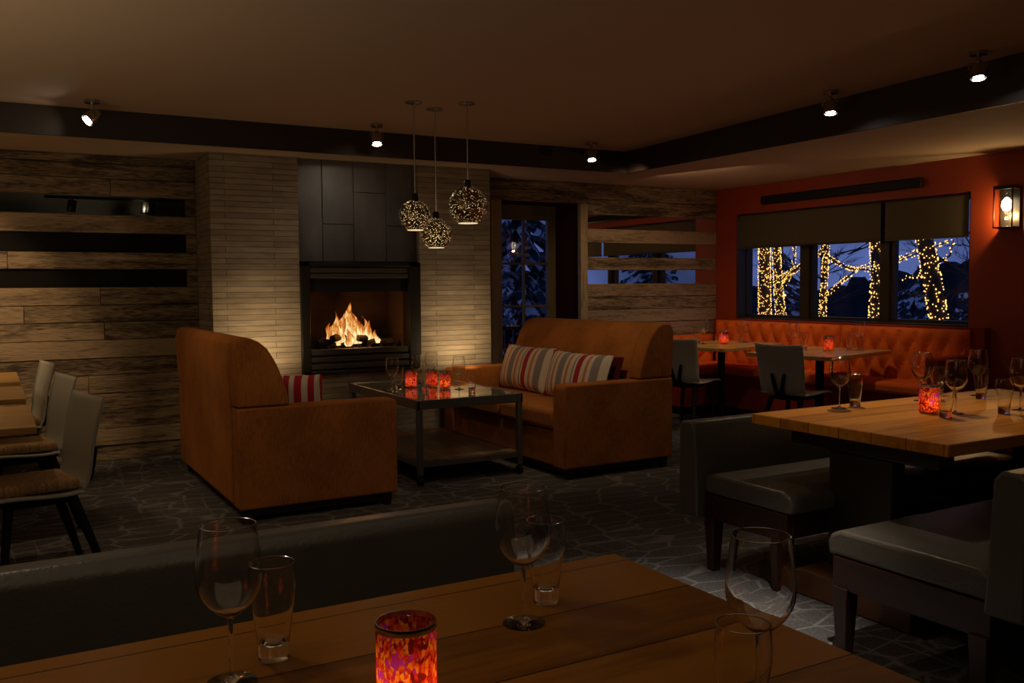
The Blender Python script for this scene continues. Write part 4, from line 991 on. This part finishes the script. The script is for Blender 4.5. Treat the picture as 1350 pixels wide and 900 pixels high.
# fire light
lamp('POINT', 'fire_light', (2.83, 7.72, 1.08), 5, (1, .42, .12), None, .08)
# left wall washers, from the ceiling
lamp('SPOT', 'wall_wash', (-.2, 6.6, 2.60), 60, (1, .66, .34), (-.35, 8.19, .85), .04, 62, .4)
lamp('SPOT', 'wall_wash', (-1.6, 6.6, 2.60), 40, WARM, (-.6, 8.19, .9), .04, 90, 1)
lamp('SPOT', 'wall_wash', (-.5, 7.0, 2.6), 30, WARM, (-.2, 8.19, .75), .04, 50, 1)
lamp('SPOT', 'fascia_glow', (.60, 7.12, 2.58), 1.0, WARM2, (.1, 7.29, 2.54), .02, 100, 1)
# unseen chimney lamps: grazers above the sofa arms, washes near the ceiling
lamp('SPOT', 'stone_uplight', (1.95, 7.24, .76), 11, (1, .70, .36), (1.95, 7.61, 1.02), .08, 135, 1)
lamp('SPOT', 'stone_uplight', (3.74, 7.24, .76), 11, (1, .70, .36), (3.74, 7.61, 1.0), .08, 135, 1)
lamp('SPOT', 'stone_wash', (1.95, 6.3, 2.7), 44, (1, .70, .38), (1.95, 7.61, .85), .05, 34, 1)
lamp('SPOT', 'stone_wash', (3.7, 6.3, 2.7), 50, (1, .70, .38), (3.74, 7.61, .8), .05, 34, 1)
# chimney top wash
lamp('SPOT', 'chimney_wash', (2.76, 6.6, 2.6), 5, WARM2, (2.8, 7.61, 1.5), .04, 100, 1)
# boards right of the door
lamp('SPOT', 'board_wash', (5.2, 6.9, 2.58), 22, WARM, (6.3, 8.19, 1.1), .04, 80, 1)
# small table pools
lamp('SPOT', 'table_pool', (6.5, 6.7, 2.46), 26, WARM2, (6.7, 7.1, .8), .04, 85, 1)
lamp('SPOT', 'table_pool', (6.3, 5.5, 2.46), 26, WARM2, (6.6, 5.9, .8), .04, 85, 1)
# honey table
lamp('SPOT', 'table_pool', (4.3, 3.7, 2.7), 60, WARM2, (4.0, 2.9, .79), .04, 62, 1)
lamp('SPOT', 'bench_pool', (3.0, 4.3, 2.7), 14, WARM2, (3.3, 3.2, .4), .04, 60, 1)
# aisle floor
lamp('SPOT', 'aisle_pool', (2.3, 2.0, 2.62), 330, (1, .88, .74), (2.25, 2.8, 0), .02, 44, 1)
# sofa pools
lamp('SPOT', 'sofa_pool', (3.3, 5.2, 2.7), 34, WARM, (4.1, 6.2, .6), .05, 70, 1)
lamp('SPOT', 'sofa_pool', (.1, 6.0, 2.7), 26, WARM, (1.2, 6.5, .8), .05, 55, 1)
lamp('SPOT', 'sofa_pool', (1.6, 3.6, 2.72), 22, WARM, (1.8, 5.6, .5), .05, 65, 1)
# left tables
lamp('SPOT', 'table_pool', (-.4, 6.0, 2.7), 21, WARM, (-.1, 5.9, .8), .04, 85, 1)
# coffee table
lamp('SPOT', 'coffee_pool', (3.0, 6.6, 2.65), 16, WARM2, (3.05, 6.65, .6), .05, 60, 1)
# sconce
lamp('POINT', 'sconce_light', (7.345, 4.625, 1.965), 9, (1, .62, .26), None, .02)
# fore table and bench
lamp('SPOT', 'bench_wash', (-.1, 2.95, 2.7), 17, (1, .84, .66), (.0, 2.32, .78), .05, 95, .8)
lamp('SPOT', 'table_wash', (-.3, 1.5, 2.62), 3, (1, .8, .55), (.6, 1.3, .8), .02, 80, .8)
# unseen area lamps added to stand in for ambient bounce
lamp('AREA', 'room_bounce', (.5, 1.5, 2.55), 6, (1, .72, .45), (.8, 3.2, 0), 3.0)
lamp('AREA', 'ceiling_bounce', (-1.2, 4.2, 1.1), 22, (1, .74, .45), (-1.0, 4.4, 3), 2.0)
lamp('AREA', 'ceiling_bounce', (3.6, 4.6, 1.2), 1, (1, .3, .18), (3.7, 4.7, 3), 2.0)
lamp('AREA', 'banquette_glow', (5.8, 6.8, 2.3), 4, (1, .6, .35), (7.4, 7.2, .9), 1.0)

# ------------------------------------------------------------------ render prefs
sc.view_settings.view_transform = 'Standard'
sc.view_settings.look = 'None'; sc.view_settings.exposure = 0; sc.view_settings.gamma = 1
cy = sc.cycles
cy.use_denoising = True
try: cy.denoiser = 'OPENIMAGEDENOISE'
except Exception: pass
cy.max_bounces = 8; cy.diffuse_bounces = 3; cy.glossy_bounces = 4; cy.transmission_bounces = 8; cy.transparent_max_bounces = 24
cy.caustics_reflective = False; cy.caustics_refractive = False; cy.sample_clamp_indirect = 4
